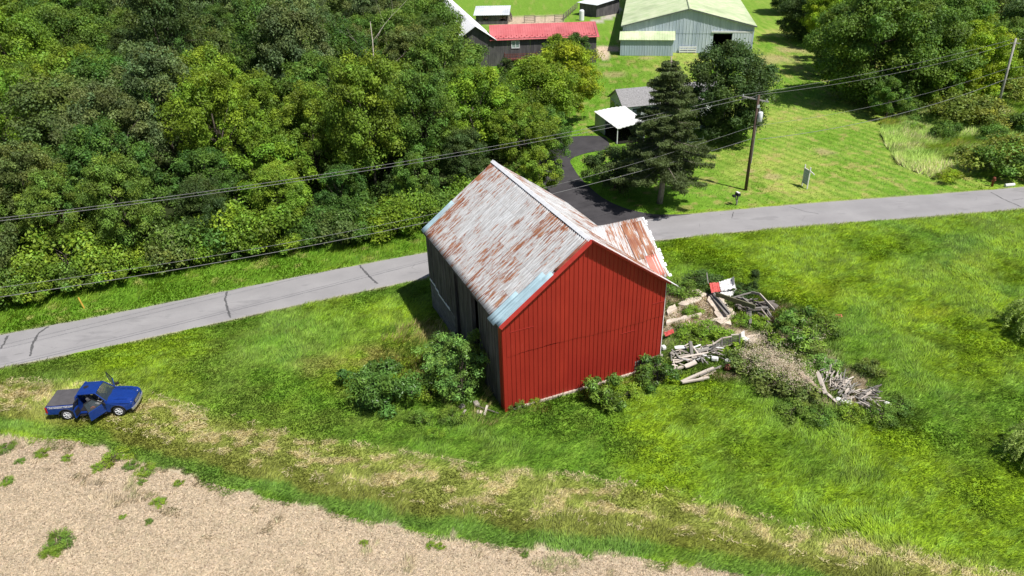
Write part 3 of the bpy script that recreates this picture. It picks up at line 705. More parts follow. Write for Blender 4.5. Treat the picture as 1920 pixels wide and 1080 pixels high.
# ---- weeping branches cut by the right edge
def weeping(seed, R0, H):
    q = np.random.default_rng(seed); P = []; Nn = []; Sz = []; Cc = []; mb = MB(); mb.tube([(0, 0, -.1), (0, 0, H*.8)], [.12, .05], 6)
    for b in range(120):
        a = q.uniform(0, 6.283); L = R0*q.uniform(.7, 1.25); h0 = H*q.uniform(.55, .95); m = 150; u = q.uniform(0, 1, m)
        r = L*np.sin(u*1.5); z = h0+.25*H*np.sin(u*3.0)*.8 - h0*.85*u**2.6*q.uniform(.6, 1.05)
        p = np.stack([np.cos(a+.1*u)*r, np.sin(a+.1*u)*r, z], 1)+q.normal(0, .05, (m, 3)); P.append(p); Nn.append(q.normal(0, .5, (m, 3))+[0, 0, .6]); Sz.append(q.uniform(.10, .26, m))
        Cc.append(np.ones((m, 3))*q.uniform(.7, 1.35)*q.normal(1, .2, (m, 1)).clip(.4, 1.6))
    return bigmesh('foliage', leafquads(np.concatenate(P), np.concatenate(Nn), np.concatenate(Sz), .22), 4, np.repeat(np.concatenate(Cc), 4, 0), M_LEAF), mb.mesh('stem', M_BARK, True)
VAR['weep'] = weeping(3, 2.2, 2.4)
GREENS['weep'] = (.40, .50, .13)
for (px, py, s, lb) in [(1950, 628, 1.0, 'upper weeping shrub with arching grey-green branches on the right edge'), (1955, 868, .82, 'lower weeping shrub with arching grey-green branches on the right edge')]:
    x, y = G(px, py); tree('weep', x, y, s, px, 'weep', lb, 'weeping shrubs at the right edge', 'weeping_shrub', 'shrub', parts=('foliage', 'stem'))

# ---- dead pale trees in the woods
def deadtree(seed, H):
    q = random.Random(seed); mb = MB()
    def br(p, d, L, r, lv):
        pts = [p]; rr = [r]
        for i in range(5):
            d = (d+Vector((q.uniform(-.22, .22), q.uniform(-.22, .22), q.uniform(-.05, .14)))).normalized(); pts.append(pts[-1]+d*L/5); rr.append(r*(1-.16*(i+1)))
        mb.tube(pts, rr, 6)
        if lv:
            for k in range(3 if lv > 1 else 2):
                i = q.choice([2, 3, 4, 5]); a = q.uniform(0, 6.28)
                br(pts[i], (d*.7+Vector((math.cos(a), math.sin(a), .35))*.9).normalized(), L*q.uniform(.35, .55), rr[i]*.6, lv-1)
    br(Vector((0, 0, 0)), Vector((0, 0, 1)), H, H*.012, 3); return mb
for (px, py, h, sd, lb) in [(652, 300, 10.8, 4, 'bare dead tree with pale forked limbs, the shorter of two in the woods'), (712, 235, 14.2, 9, 'tall bare dead tree with white branching top in the woods'), (238, 400, 6.5, 12, 'bare grey snag near the front of the woods'), (690, 205, 10.5, 15, 'thin bare dead tree just left of the tallest dead tree')]:
    x, y = G(px, py); e = empty('dead_tree', (x, y, 0), sd, lb, 'dead tree', 'bare dead trees'); deadtree(sd, h).build('trunk', M_DEAD, e, True)

# ---- shrubs about the red barn
def shrub_mesh(name, seed, r, h, nclump, cr, nleaf, ls, low=-.2, mat=None, asp=.45):
    global ASP
    ASP = asp; cm, cen = crown_mesh(name, seed, r, h, nclump, cr, nleaf, ls, z0=-.15, low=min(low, -.8), mat=mat, ragged=.34); ASP = .55
    return (cm, trunk_mesh('stem', h*.5, .07, cen, M_BARK, 14, seed, .1))
VAR['walnut'] = shrub_mesh('foliage', 51, 2.15, 2.7, 44, .56, 9500, .26, mat=M_LEAFG, asp=.32)
VAR['sapling'] = shrub_mesh('foliage', 52, 1.2, 3.4, 75, .30, 7000, .14, low=-.97, mat=M_LEAFG, asp=.35)
VAR['sumac'] = shrub_mesh('foliage', 53, 1.3, 1.9, 28, .42, 2900, .26, mat=M_LEAFG, asp=.28)
VAR['weedbush'] = shrub_mesh('foliage', 54, 1.0, 1.1, 22, .34, 3000, .12)
VAR['cedar'] = (crown_mesh('foliage', 55, .55, 2.2, 26, .26, 3600, .09, z0=0, shape='cone', low=-.9)[0], trunk_mesh('stem', 1.4, .05, np.array([[0, 0, 1.5]]), M_BARK, 1, 1, .02))
GREENS['blue green'] = (.090, .195, .035); GREENS['tan'] = (.42, .34, .24); GREENS['pale green'] = (.17, .30, .060)
def shr(kind, px, py, s, gr, lb, sz=None, dx=0, dy=0, grp='shrubs around the red barn'):
    x, y = G(px, py); return tree(kind, x+dx, y+dy, s, random.uniform(0, 6), gr, lb, grp, 'shrub', 'shrub', sz=sz or s, parts=('foliage', 'stem'))
shr('walnut', 713, 752, 1.0, 'blue green', 'large glossy dark green shrub on the grass left of the red barn', .95)
shr('sapling', 868, 745, 1.2, 'pale green', 'tall straggly grey-green sapling against the dark side wall', 1.4)
shr('sapling', 838, 690, 1.2, 'pale green', 'pale leggy sapling in the tall grass by the barn door openings', .8)
shr('sapling', 897, 712, 1.0, 'mid green', 'dark shaded sapling tight against the dark side wall', 1.2)
shr('weedbush', 805, 740, 1.0, 'bright green', 'bright weedy bush between the large shrub and the sapling')
shr('weedbush', 850, 790, .9, 'mid green', 'low weed clump in front of the sapling by the barn corner', .8)
shr('weedbush', 790, 790, .75, 'mid green', 'small weed clump below the large glossy shrub', .7)
shr('weedbush', 815, 820, .55, 'bright green', 'smallest bright weed plant in the lawn below the barn corner')
shr('weedbush', 970, 765, .55, 'mid green', 'creeping vine at the left foot of the red wall', .6)
shr('weedbush', 1000, 755, .45, 'bright green', 'short weed at the foot of the red wall next to the vine')
shr('sumac', 1138, 752, .95, 'mid green', 'leafy vine shrub climbing the lower middle of the red wall', 1.05)
shr('weedbush', 1178, 745, .9, 'bright green', 'bright low shrub right of the climbing vine shrub')
shr('sumac', 1232, 716, 1.0, 'deep green', 'dark leafy shrub at the right foot of the red wall', .9)
shr('weedbush', 1205, 722, .8, 'mid green', 'rounded weed bush below the stepped wall bottom')
shr('cedar', 1411, 548, .95, 'dark green', 'small dark upright cedar behind the roof wreckage')
shr('weedbush', 1393, 552, 1.2, 'dark green', 'dark weeds around the small upright cedar', .8)
shr('sumac', 1482, 650, 1.3, 'mid green', 'large fan-leaved sumac at the right end of the rubble', 1.25)
shr('sumac', 1500, 618, 1.0, 'mid green', 'smaller sumac behind the large fan-leaved one')
shr('weedbush', 1548, 622, 1.45, 'mid green', 'rounded bush standing in the grass right of the sumac', 1.35)
shr('weedbush', 1325, 628, 1.3, 'bright green', 'bright weed patch between the foundation walls and the lumber heap', .9)
shr('weedbush', 1292, 632, 1.2, 'bright green', 'green weeds left of the bright patch in the foundation', .8)
shr('weedbush', 1298, 588, .8, 'bright green', 'weeds growing on the concrete slab', .5)
shr('weedbush', 1365, 642, 1.2, 'bright green', 'bright weeds just behind the broken railing', .7)
shr('weedbush', 1275, 545, 1.6, 'mid green', 'olive weeds behind the right corner of the barn', .7)
shr('weedbush', 1320, 530, 1.5, 'dark green', 'dark weeds behind the pale foundation edge', .8)
shr('weedbush', 1425, 612, 1.0, 'bright green', 'weeds in front of the collapsed roof frame', .7)
shr('weedbush', 1390, 605, .9, 'bright green', 'green weeds under the leaning plank', .6)
shr('weedbush', 1630, 700, .9, 'olive', 'thin olive bush behind the right-hand splintered heap', 1.0)
shr('weedbush', 1592, 780, .9, 'bright green', 'bright bush in front of the splintered heap', .8)
shr('weedbush', 1650, 785, 1.1, 'mid green', 'mid green bush right of the splintered heap', .8)
shr('weedbush', 1535, 785, 1.1, 'mid green', 'low bush at the lower edge of the rubble weeds', .7)
shr('weedbush', 1485, 775, 1.1, 'mid green', 'deep green low bush left of the bright one', .7)
shr('weedbush', 1685, 765, 1.0, 'mid green', 'rightmost weed clump of the rubble mound', .6)
shr('weedbush', 1545, 690, 1.2, 'pale green', 'pale feathery weeds behind the leaning beams', .7)
for i, (px, py, s) in enumerate([(1392, 690, 1.4), (1425, 705, 1.5), (1458, 730, 1.5), (1500, 745, 1.3), (1438, 668, 1.3), (1510, 662, 1.0), (1478, 690, 1.2)]):
    shr('weedbush', px, py, s, 'olive', ['first olive weed bush under the dry flower heads', 'second', 'third', 'fourth', 'fifth', 'sixth', 'seventh'][i] + ('' if i == 0 else ' olive weed bush, counted clockwise, under the dry flower heads'), 1.15, grp='weed bushes under the dry flower heads')
# pale seed heads standing over them
q = np.random.default_rng(8); P = []
for (px, py, rx, ry, k) in [(1438, 690, 1.5, 1.2, 420), (1462, 712, 1.6, .8, 420), (1418, 660, .7, .6, 130), (1508, 655, 1.0, .5, 180), (1495, 735, 1.0, .6, 200), (1395, 690, .6, .5, 60)]:
    x, y = G(px, py); P.append(np.stack([x+q.normal(0, rx*.5, k), y+q.normal(0, ry*.55, k), q.uniform(.6, 1.45, k)], 1))
P = np.concatenate(P); P = np.repeat(P, 9, 0)+q.normal(0, .09, (len(P)*9, 3))
v = leafquads(P, q.normal(0, .6, (len(P), 3))+[0, 0, 1], q.uniform(.04, .09, len(P)), .6)
cc = C(.62, .52, .41)*q.normal(1, .22, (len(P), 1)).clip(.5, 1.5)
o = bpy.data.objects.new('dry_weeds', bigmesh('dry_weeds', v, 4, np.repeat(cc, 4, 0).clip(0, .8), M_BLADE)); COL.objects.link(o); tag(o, 'pale dry flower heads standing over the rubble mound', 'weeds', None, 'stuff')

q = random.Random(6)
for i in range(16):
    px = q.uniform(1700, 1900); py = q.uniform(225, 325)
    if px < 1660+(py-225)*1.0+25: continue
    x, y = G(px, py); s = q.uniform(.7, 1.3); tree('weedbush', x, y, s, i, q.choice(['brush', 'bright green', 'pale green']), 'knee-high leafy weed clump among the tall meadow grass', 'weed clumps in the meadow', 'weed_clump', 'weed', sz=s*.8, parts=('foliage', 'stem'))
# ---- weeds in the bare field
for i, (px, py, s, lb) in enumerate([(112, 1018, 1.25, 'largest green weed patch alone in the bare field'), (98, 1035, .7, 'small weed patch touching the lower side of the largest field weed patch'), (78, 852, .7, 'weed clump near the left edge at the rim of the field'),
        (12, 842, .9, 'weed patch on the left edge of the field'), (184, 877, .6, 'weed clump nearest the field rim in the left cluster'), (218, 858, 1.3, 'wide weed clump at the field rim below the truck'), (246, 875, .7, 'weed clump just right of the wide one'),
        (275, 884, .9, 'low weed clump right of centre of the field cluster'), (298, 942, .62, 'dark single weed in the middle of the field'), (265, 905, .4, 'small weed under the low clump'), (335, 907, .45, 'small weed right of the cluster'),
        (15, 903, .6, 'sparse weed near the left edge of the field'), (38, 865, .45, 'small weed between the left edge patches'), (125, 860, .5, 'small weed below the truck tail'), (230, 970, .3, 'tiny weed below the dark single weed'), (280, 978, .35, 'tiny sprig in the open field'),
        (807, 1023, .4, 'tiny weed in the field below the barn'), (825, 1026, .4, 'tiny weed beside its twin below the barn'), (985, 1040, .35, 'tiny weed near the lower middle rim'), (683, 1018, .35, 'tiny weed left of the twins')]):
    x, y = G(px, py); tree('weedbush', x, y, s*.66, i*1.7, 'bright green' if i % 3 else 'mid green', lb, 'weeds in the bare field', 'weed', 'weed', sz=s*.28, parts=('foliage', 'stem'))

# ================================================================== RED BARN
def corr_sheet(mb, org, da, ds, A, Sx, period=.25, amp=.03, nrm=None, m=0, uv0=(0, 0), sub=4, wav=.02, clip=None, a0=0.):
    """corrugated sheet: runs A along da, Sx down ds; ridges run along ds"""
    da = Vector(da); ds = Vector(ds); nn = Vector(nrm) if nrm else da.cross(ds).normalized()
    if nn.z < 0: nn = -nn
    na = int(A/period*sub); nsd = max(2, int(Sx/.5)); o = len(mb.v); uv = []
    for j in range(nsd+1):
        for i in range(na+1):
            a = A*i/na; s = Sx*j/nsd
            w = amp*math.cos(2*math.pi*a/period) + wav*(float(vnoise(a*.5+uv0[0]*3, s*.6+5))-.5)*2
            p = Vector(org)+da*a+ds*s+nn*w; mb.v.append(tuple(p)); uv.append((a+uv0[0], s+uv0[1]))
    for j in range(nsd):
        for i in range(na):
            k = o+j*(na+1)+i; mb.f.append((k, k+1, k+na+2, k+na+1)); mb.m.append(m)
    return uv
def set_uv(me, uv):
    l = me.uv_layers.new(name='UVMap')
    for lp in me.loops: l.data[lp.index].uv = uv[lp.vertex_index]
def mesh_uv(name, mb, uv, mats, parent, smooth=True, solid=.012):
    me = bpy.data.meshes.new(name); me.from_pydata(mb.v, [], mb.f)
    for mt in (mats if isinstance(mats, (list, tuple)) else [mats]): me.materials.append(mt)
    me.polygons.foreach_set('material_index', mb.m)
    me.polygons.foreach_set('use_smooth', [smooth]*len(me.polygons)); me.update(); set_uv(me, uv)
    o = bpy.data.objects.new(name, me); COL.objects.link(o); o.parent = parent
    if solid: md = o.modifiers.new('solid', 'SOLIDIFY'); md.thickness = solid; md.offset = -1
    return o

def rustmat(name, amount=.5, seed=0., white=(.57, .58, .59)):
    n = NT(name); uv = n.uv()
    sx = n.n('SeparateXYZ', {0: uv}).outputs; a, s = sx[0], sx[1]
    pa = n.m('FLOOR', n.m('DIVIDE', n.m('ADD', a, seed), .78)); 
    rowoff = n.n('TexWhiteNoise', {'W': n.m('ADD', pa, seed)}, noise_dimensions='1D').outputs[0]
    ps = n.m('FLOOR', n.m('DIVIDE', n.m('ADD', s, n.m('MULTIPLY', n.m('FLOOR', n.m('MULTIPLY', rowoff, 2)), 0)), 1.95))
    cell = n.n('TexWhiteNoise', {'Vector': n.n('CombineXYZ', {0: pa, 1: ps, 2: seed}).outputs[0]}, noise_dimensions='3D').outputs[0]
    st = n.noise(n.mapv(uv, (5.2, .55, 1), loc=(seed, 0, 0)), 1.3, 7, .72)         # streaks running down the slope
    big = n.noise(n.mapv(uv, (.20, .22, 1), loc=(seed*2, 3, 0)), 1., 2, .5)
    fine = n.noise(n.mapv(uv, (14, 1.6, 1)), 1, 4, .7)
    v = n.m('ADD', st, n.m('MULTIPLY', n.m('SUBTRACT', cell, .5), .10))
    v = n.m('ADD', v, n.m('MULTIPLY', n.m('SUBTRACT', big, .5), .34))
    v = n.m('ADD', v, n.m('MULTIPLY', n.m('SUBTRACT', fine, .5), .26))
    th = .635-.18*amount
    rust = n.mr(v, th, th+.035, 0, 1); stain = n.mr(v, th-.12, th+.02, 0, .42)
    grey = n.mr(n.noise(n.mapv(uv, (9, .5, 1), loc=(5, 1, 0)), 1.5, 6, .8), .44, .58, 0, .8)
    rc = n.mix(n.mr(n.noise(n.mapv(uv, (3, .8, 1)), 1.2, 3), .35, .65, 0, 1), (.20, .060, .028), (.33, .150, .075))
    c = n.mix(n.mr(cell, 0, 1, 0, .5), white, (.50, .53, .56))
    c = n.mix(grey, c, (.25, .235, .23)); c = n.mix(stain, c, (.34, .27, .235)); c = n.mix(rust, c, rc)
    # lap joints between sheets
    fs = n.m('FRACT', n.m('DIVIDE', s, 1.95)); lap = n.m('MULTIPLY', n.mr(fs, .0, .013, 1, 0), n.mr(n.noise(n.mapv(uv, (1, 1, 1)), .8, 2), .45, .5, 0, .75))
    c = n.mix(lap, c, (.12, .09, .08))
    fa = n.m('FRACT', n.m('DIVIDE', n.m('ADD', a, seed), .78)); c = n.mix(n.mr(fa, .0, .03, .45, 0), c, (.24, .22, .215))
    n.bsdf(c, .62, .35, .0, n.bump(fine, .15, .01)); return n.done()
M_ROOF = rustmat('rusty_roof_tin', .55, 0.)
M_ROOF2 = rustmat('rusty_wing_tin', .50, 7.3, (.64, .64, .65))
M_BLUE = simple('blue_grey_sheet', (.36, .50, .56), .45, .4, .0, var=.12, scale=2)
M_WHITE_TRIM = simple('white_trim', (.72, .72, .74), .5, .4, var=.1)
M_REDTRIM = simple('red_trim', (.42, .035, .03), .5, .4, var=.12)
n = NT('red_siding'); oc = n.objc()
sx = n.n('SeparateXYZ', {0: oc}).outputs[0]; pn = n.n('TexWhiteNoise', {'W': n.m('FLOOR', n.m('DIVIDE', sx, .9))}, noise_dimensions='1D').outputs[0]
f = n.noise(n.mapv(oc, (1, 1, .35)), .8, 4, .6)
c = n.mix(n.mr(f, .3, .7, 0, 1), (.25, .017, .011), (.325, .026, .015)); c = n.mix(n.m('MULTIPLY', pn, .35), c, (.25, .018, .012))
f3 = n.noise(n.mapv(oc, (6, 6, .5)), 1.5, 4, .7); c = n.mix(n.mr(f3, .62, .75, 0, .35), c, (.38, .07, .05))
n.bsdf(c, .5, .35, 0); M_RED = n.done()
M_WOOD = boardmat('weathered_boards', (.045, .042, .040), (.105, .10, .095), (.165, .155, .15), 2)
M_STONE = simple('field_stone', (.30, .27, .24), .95, .1, var=.4, scale=2.2, bump=.5)
M_VOID = simple('painted_inner_shade', (.02, .018, .016), .95, .05)  # near-black floor colour stands in for the shade inside the buildings

barn = empty('red_barn', (BA[0], BA[1], 0), BT, 'old red metal-sided barn with rusty white tin roof and a dark wooden side wall', 'barn')
W, L, he, hr = BW, BL, BE, BR
def rz(a): return he+(hr-he)*(1-abs(a-W/2)/(W/2))
pit = math.atan2(hr-he, W/2); cs, sn = math.cos(pit), math.sin(pit); SL = (W/2)/cs
# ---- gable siding with standing ribs, an upper sheet lapping the lower one
seam = 4.08
def gable_sheet(zlo, zhi, y, a0=0., a1=W):
    mb = MB(); per = .305; xs_ = [a0]
    k = math.ceil(a0/per)
    prof = []
    a = a0
    while a < a1-1e-6:
        prof += [(a, 0), (min(a+.235, a1), 0), (min(a+.25, a1), -.038), (min(a+.285, a1), -.038), (min(a+.30, a1), 0)]; a += per
    prof.append((a1, 0))
    if a0 < W/2 < a1: prof.append((W/2, 0))
    prof = sorted(set(prof)); 
    pts = []
    for x, d in prof:
        lo = zlo(x) if callable(zlo) else zlo; hi = min(zhi, rz(x)-.02) if zhi else rz(x)-.02
        pts.append((x, y+d, lo, max(hi, lo+.01)))
    vs = []; 
    for x, yy, lo, hi in pts: vs += [(x, yy, lo), (x, yy, hi)]
    mb.add(vs, [(2*i, 2*i+2, 2*i+3, 2*i+1) for i in range(len(pts)-1)])
    return mb
def lowz(x): return -.3 if x < 10.05 else .78
def solid(o, t=.02):
    md = o.modifiers.new('solid', 'SOLIDIFY'); md.thickness = t; return o
solid(gable_sheet(lowz, seam+.05, 0.0).build('lower_siding', M_RED, barn))
solid(gable_sheet(lambda x: seam+.10*math.sin(x*.55)+(.035 if int(x/.92) % 2 else 0), None, -.028).build('upper_siding', M_RED, barn))
# scuffs / screw rows : two short horizontal laps near the right edge
mb = MB(); mb.box((W-.5, -.075, 5.25), (.95, .012, .03)); mb.box((1.3, -.07, 5.9), (1.6, .012, .022)); mb.box((8.9, -.05, 3.55), (1.1, .012, .025)); mb.build('lap_strip', M_REDTRIM, barn)
# corner flashings
mb = MB(); mb.box((-.03, .22, he/2-.2), (.05, .5, he)); mb.box((.10, -.06, he/2-.2), (.24, .05, he)); mb.build('corner_flashing', M_RED, barn)
mb = MB(); mb.box((W+.03, .25, (he+.8)/2+.1), (.05, .55, he-1.0)); mb.build('corner_flashing', M_WHITE_TRIM, barn)
# ---- left wall: weathered vertical boards over a block base, with two tall openings
q = random.Random(3); mb = MB(); y = .48
while y < L-.02:
    w = q.uniform(.20, .28); yc = y+w/2
    op = (4.0 < yc < 5.1) or (7.55 < yc < 8.5)
    lo = -.2
    if yc > 9: lo = 2.25 if yc < 12.6 else 2.55
    if op: lo = he-q.uniform(.05, .35)
    d = q.uniform(0, .035)
    if 8.6 < yc < 9.2: lo = 1.0
    mb.box((-d, yc, (lo+he)/2), (.035+d, w-.012, he-lo))
    y += w
mb.build('side_wall', M_WOOD, barn)
mb = MB(); z = -.3; r_ = 0
while z < 2.2:
    y = 8.9+(.2 if r_ % 2 else 0)
    while y < L:
        w = min(q.uniform(.35, .6), L-y); mb.box((.04+q.uniform(-.012, .012), y+w/2, z+.14), (.14, w-.02, .26)); y += w
    z += .28; r_ += 1
mb.build('block_base', simple('base_blocks', (.16, .155, .15), .95, .1, var=.35, scale=1.5), barn)
mb = MB()
for a_, b_, z_ in [(14.5, 13.2, 2.52), (13.2, 12.5, 2.38), (12.5, 9.9, 2.22)]: mb.box((-.05, (a_+b_)/2, z_), (.06, abs(a_-b_)+.05, .13))
mb.box((-.05, 13.2, 2.45), (.05, .12, .28)); mb.box((-.05, 12.5, 2.3), (.05, .12, .3))
mb.build('sill_flashing', M_WHITE_TRIM, barn)
mb = MB()
for yy in (3.95, 5.15, 7.5, 8.55): mb.box((.12, yy, he/2), (.16, .16, he-.1))
mb.build('door_post', M_WOOD, barn)
# right and rear walls, floor, frame inside
mb = MB()
y = .5
while y < L:
    w = q.uniform(.2, .28); mb.box((W, y+w/2, (he+.2)/2), (.04, w-.01, he-.4)); y += w
x = 0
while x < W-.1:
    w = q.uniform(.2, .28); mb.box((x+w/2, L, (rz(x+w/2)-.2)/2), (w-.01, .04, rz(x+w/2)-.25)); x += w
mb.build('rear_wall', M_WOOD, barn)
mb = MB(); z = -.3
while z < .78:
    x = 9.6
    while x < W: w = q.uniform(.3, .6); mb.box((min(x+w/2, W-.1), .12, z+.12), (w-.02, .25, .23)); x += w
    z += .25
y = 0
while y < L:
    w = q.uniform(.35, .7); mb.box((W-.05, y+w/2, .25), (.3, w-.03, .95)); y += w
mb.build('stone_base', M_STONE, barn)
mb = MB(); mb.box((W/2, -.03, -.06), (W-1.2, .22, .36)); mb.build('concrete_footing', simple('concrete', (.45, .38, .32), .9, .1, var=.25, scale=2), barn)
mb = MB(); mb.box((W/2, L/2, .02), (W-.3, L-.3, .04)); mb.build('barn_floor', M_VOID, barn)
mb = MB()
for yy in (.25, 3.9, 7.5, 11, 14.3):
    mb.beam((.3, yy, he-.25), (W-.3, yy, he-.25), .2, .22); mb.beam((W/2, yy, 0), (W/2, yy, he), .2, .2); mb.beam((W/2, yy, he-.2), (1.6, yy, he+1.0), .12, .14)
mb.build('timber_frame', M_WOOD, barn)
# ---- main roof
og, oe = .36, .30
rf = MB(); uv = []
zt = hr+.09
def slope_sheet(mb, side, b0, b1, s0, s1, lift=0., wav=.02, period=.25, amp=.034):
    """side -1: slope facing the dark wall; +1: slope facing the fallen wing"""
    ds = Vector((side*cs, 0, -sn)); org = Vector((W/2, b0, zt))+ds*s0+Vector((side*sn, 0, cs))*lift
    return corr_sheet(mb, org, (0, 1, 0), ds, b1-b0, s1-s0, period, amp, Vector((side*sn, 0, cs)), uv0=(b0+3, s0), wav=wav)
uv += slope_sheet(rf, -1, -og, L+.36, 0, SL+oe)
mesh_uv('roof', rf, uv, M_ROOF, barn)
rf = MB(); uv = slope_sheet(rf, 1, -og-.05, L+.36, 0, SL+.75); mesh_uv('roof', rf, uv, M_ROOF2, barn)
mb = MB()
for k in range(8):
    b0 = -.4+k*(L+.8)/8; b1 = b0+(L+.8)/8+.03; o1 = .02+.004*(k % 2)
    mb.add([(W/2-.2, b0, zt-.2*sn/cs+.05+o1), (W/2, b0, zt+.055+o1), (W/2+.2, b0, zt-.2*sn/cs+.05+o1), (W/2-.2, b1, zt-.2*sn/cs+.05+o1), (W/2, b1, zt+.055+o1), (W/2+.2, b1, zt-.2*sn/cs+.05+o1)], [(0, 1, 4, 3), (1, 2, 5, 4)])
mb.build('ridge_cap', M_WHITE_TRIM, barn)
# blue-grey replacement sheets at both ends of the eave
def patch(b0, b1, s0, s1, lift, name='blue_roof_sheet', mt=None, side=-1):
    p_ = MB(); u_ = slope_sheet(p_, side, b0, b1, s0, s1, lift, .004, .2, .014); return mesh_uv(name, p_, u_, mt or M_BLUE, barn, solid=.006)
patch(-.40, .18, SL*.42, SL+oe+.02, .045)
patch(.18, .72, SL*.47, SL+oe+.22, .050)
patch(.72, 1.15, SL*.74, SL+oe+.24, .045)
patch(L-.30, L+.38, SL*.60, SL+oe+.03, .04)
patch(-.40, -.0, .05, SL*.40, .045, 'rusted_roof_sheet', simple('plain_rust', (.26, .085, .05), .8, .2, var=.35, scale=3))
# white ragged sheet along the gable edge of the far slope
p_ = MB(); u_ = slope_sheet(p_, 1, -.66, .10, 0, SL+.95, .05, .03, .5, .02); mesh_uv('verge_sheet', p_, u_, M_WHITE_TRIM, barn, solid=.006)
# red rake trim on the gable
mb = MB()
for s_ in (-1, 1):
    a_ = Vector((W/2, -.40, zt-.02)); b_ = Vector((W/2+s_*(SL+(oe if s_ < 0 else .05))*cs, -.40, zt-(SL+(oe if s_ < 0 else .05))*sn-.02))
    mb.beam(a_, b_, .05, .26 if s_ < 0 else .15)
    mb.beam(a_+Vector((0, .1, .055)), b_+Vector((0, .1, .055)), .22, .03) if s_ < 0 else None
mb.build('rake_trim', M_REDTRIM, barn)
mb = MB(); mb.beam((-.2, .0, he-.22), (-.2, L+.2, he-.22), .05, .16); mb.build('eave_board', M_WOOD, barn)
# ---- cross wing toward the rubble
wa1, wb, wz = 12.1, 4.0, 9.5; ws0 = .42; wze = 6.72
wl = math.hypot(wb-ws0, wz-wze); wds = Vector((0, -(wb-ws0)/wl, -(wz-wze)/wl)); wn = Vector((0, -(wz-wze)/wl, (wb-ws0)/wl))
a_start = W/2+.9
p_ = MB(); u_ = corr_sheet(p_, Vector((a_start, wb, wz)), (1, 0, 0), wds, wa1-a_start, wl, .25, .02, wn, uv0=(40, 0), wav=.04); mesh_uv('wing_roof', p_, u_, M_ROOF2, barn)
wds2 = Vector((0, (wb-ws0)/wl, -(wz-wze)/wl)); p_ = MB(); u_ = corr_sheet(p_, Vector((a_start, wb, wz)), (1, 0, 0), wds2, wa1-a_start, wl, .25, .02, Vector((0, (wz-wze)/wl, (wb-ws0)/wl)), uv0=(52, 0), wav=.04); mesh_uv('wing_roof', p_, u_, M_ROOF2, barn)
# ragged sheet ends along the wing's outer edge, one faded red sheet, heavy rust sheets
q = random.Random(9); mb = MB(); s_ = 0
while s_ < wl-.1:
    w = q.uniform(.18, .4); e_ = q.uniform(.04, .26); c_ = Vector((wa1+e_/2-.02, wb, wz+.0))+wds*(s_+w/2); M = Matrix((Vector((1, 0, 0)), wds, -wn)).transposed().to_4x4()
    mb.box(c_+wn*.01, (e_, w*.8, .02), M=M); s_ += w
mb.build('ragged_edge', M_WHITE_TRIM, barn)
p_ = MB(); u_ = corr_sheet(p_, Vector((11.0, wb, wz))+wds*(wl*.62)+wn*.035, (1, 0, 0), wds, .85, wl*.34, .2, .015, wn, wav=.0); mesh_uv('faded_red_sheet', p_, u_, simple('faded_red', (.52, .17, .13), .6, .3, var=.2, scale=4), barn, solid=.006)
M_HR = rustmat('heavy_rust', 1.15, 3.1, (.55, .55, .55))
for a_, w_ in ((10.3, .78), (11.25, .6)):
    p_ = MB(); u_ = corr_sheet(p_, Vector((a_, wb, wz))+wds*.25+wn*.03, (1, 0, 0), wds, w_, wl*.6, .2, .015, wn, uv0=(a_*2, .1), wav=.0); mesh_uv('rusted_roof_sheet', p_, u_, M_HR, barn, solid=.006)
mb = MB(); yy = ws0+.1
while yy < 2*wb-ws0-.1:
    w = .25; zz = wz-(wz-wze)*abs(yy+w/2-wb)/(wb-ws0)-.1; mb.box((W+.25, yy+w/2, (zz+.1)/2), (.04, w-.01, zz-.1)); yy += w
mb.build('wing_wall', M_WOOD, barn)

# ================================================================== RUBBLE
M_BRD = boardmat('grey_boards', (.17, .158, .145), (.30, .28, .255), (.12, .10, .09), 0)
M_BRD2 = boardmat('pale_boards', (.42, .37, .32), (.56, .49, .43), (.24, .19, .16), 0)
M_BRD3 = boardmat('dark_boards', (.11, .095, .085), (.19, .165, .15), (.06, .05, .045), 0)
M_CONC = simple('broken_concrete', (.56, .47, .39), .92, .1, var=.22, scale=1.6, bump=.4)
M_SCRED = simple('faded_red_scrap', (.50, .085, .075), .6, .3, var=.25, scale=3)
M_SCWH = simple('white_scrap', (.66, .65, .64), .6, .3, var=.15, scale=4)
def G3(px, py, z): x, y = G(px, py, z); return Vector((x, y, z))
def board(a, b, w, h, mt, label, group=None, name='board', cat='board'):
    a = Vector(a); b = Vector(b); d = b-a; mb = MB(); Ln = d.length
    q = random; k = 5; pts = []
    # slightly sagged / split plank
    v = []
    for i in range(k+1):
        x = -Ln/2+Ln*i/k; s = q.uniform(-.012, .012); ww = w/2*(1 if 0 < i < k else q.uniform(.6, 1))
        v += [(x, -ww, -h/2+s), (x, ww, -h/2+s), (x, ww, h/2+s), (x, -ww, h/2+s)]
    f = [(0, 1, 2, 3), (4*k+3, 4*k+2, 4*k+1, 4*k)]
    for i in range(k):
        o = 4*i
        f += [(o+j, o+4+j, o+4+(j+1) % 4, o+(j+1) % 4) for j in range(4)]
    mb.add(v, f); o = mb.build(name, mt)
    d.normalize(); up = Vector((0, 0, 1)) if abs(d.z) < .95 else Vector((0, 1, 0)); y = up.cross(d).normalized(); z = d.cross(y)
    R3 = Matrix((d, y, z)).transposed().to_4x4() @ Matrix.Rotation(q.uniform(-.5, .5) if w > 2*h else 0, 4, 'X')
    o.matrix_world = Matrix.Translation((a+b)/2) @ R3
    return tag(o, label, cat, group)
def pb(p0, z0, p1, z1, w, h, mt, label, group=None, **k): return board(G3(*p0, z0), G3(*p1, z1), w, h, mt, label, group, **k)
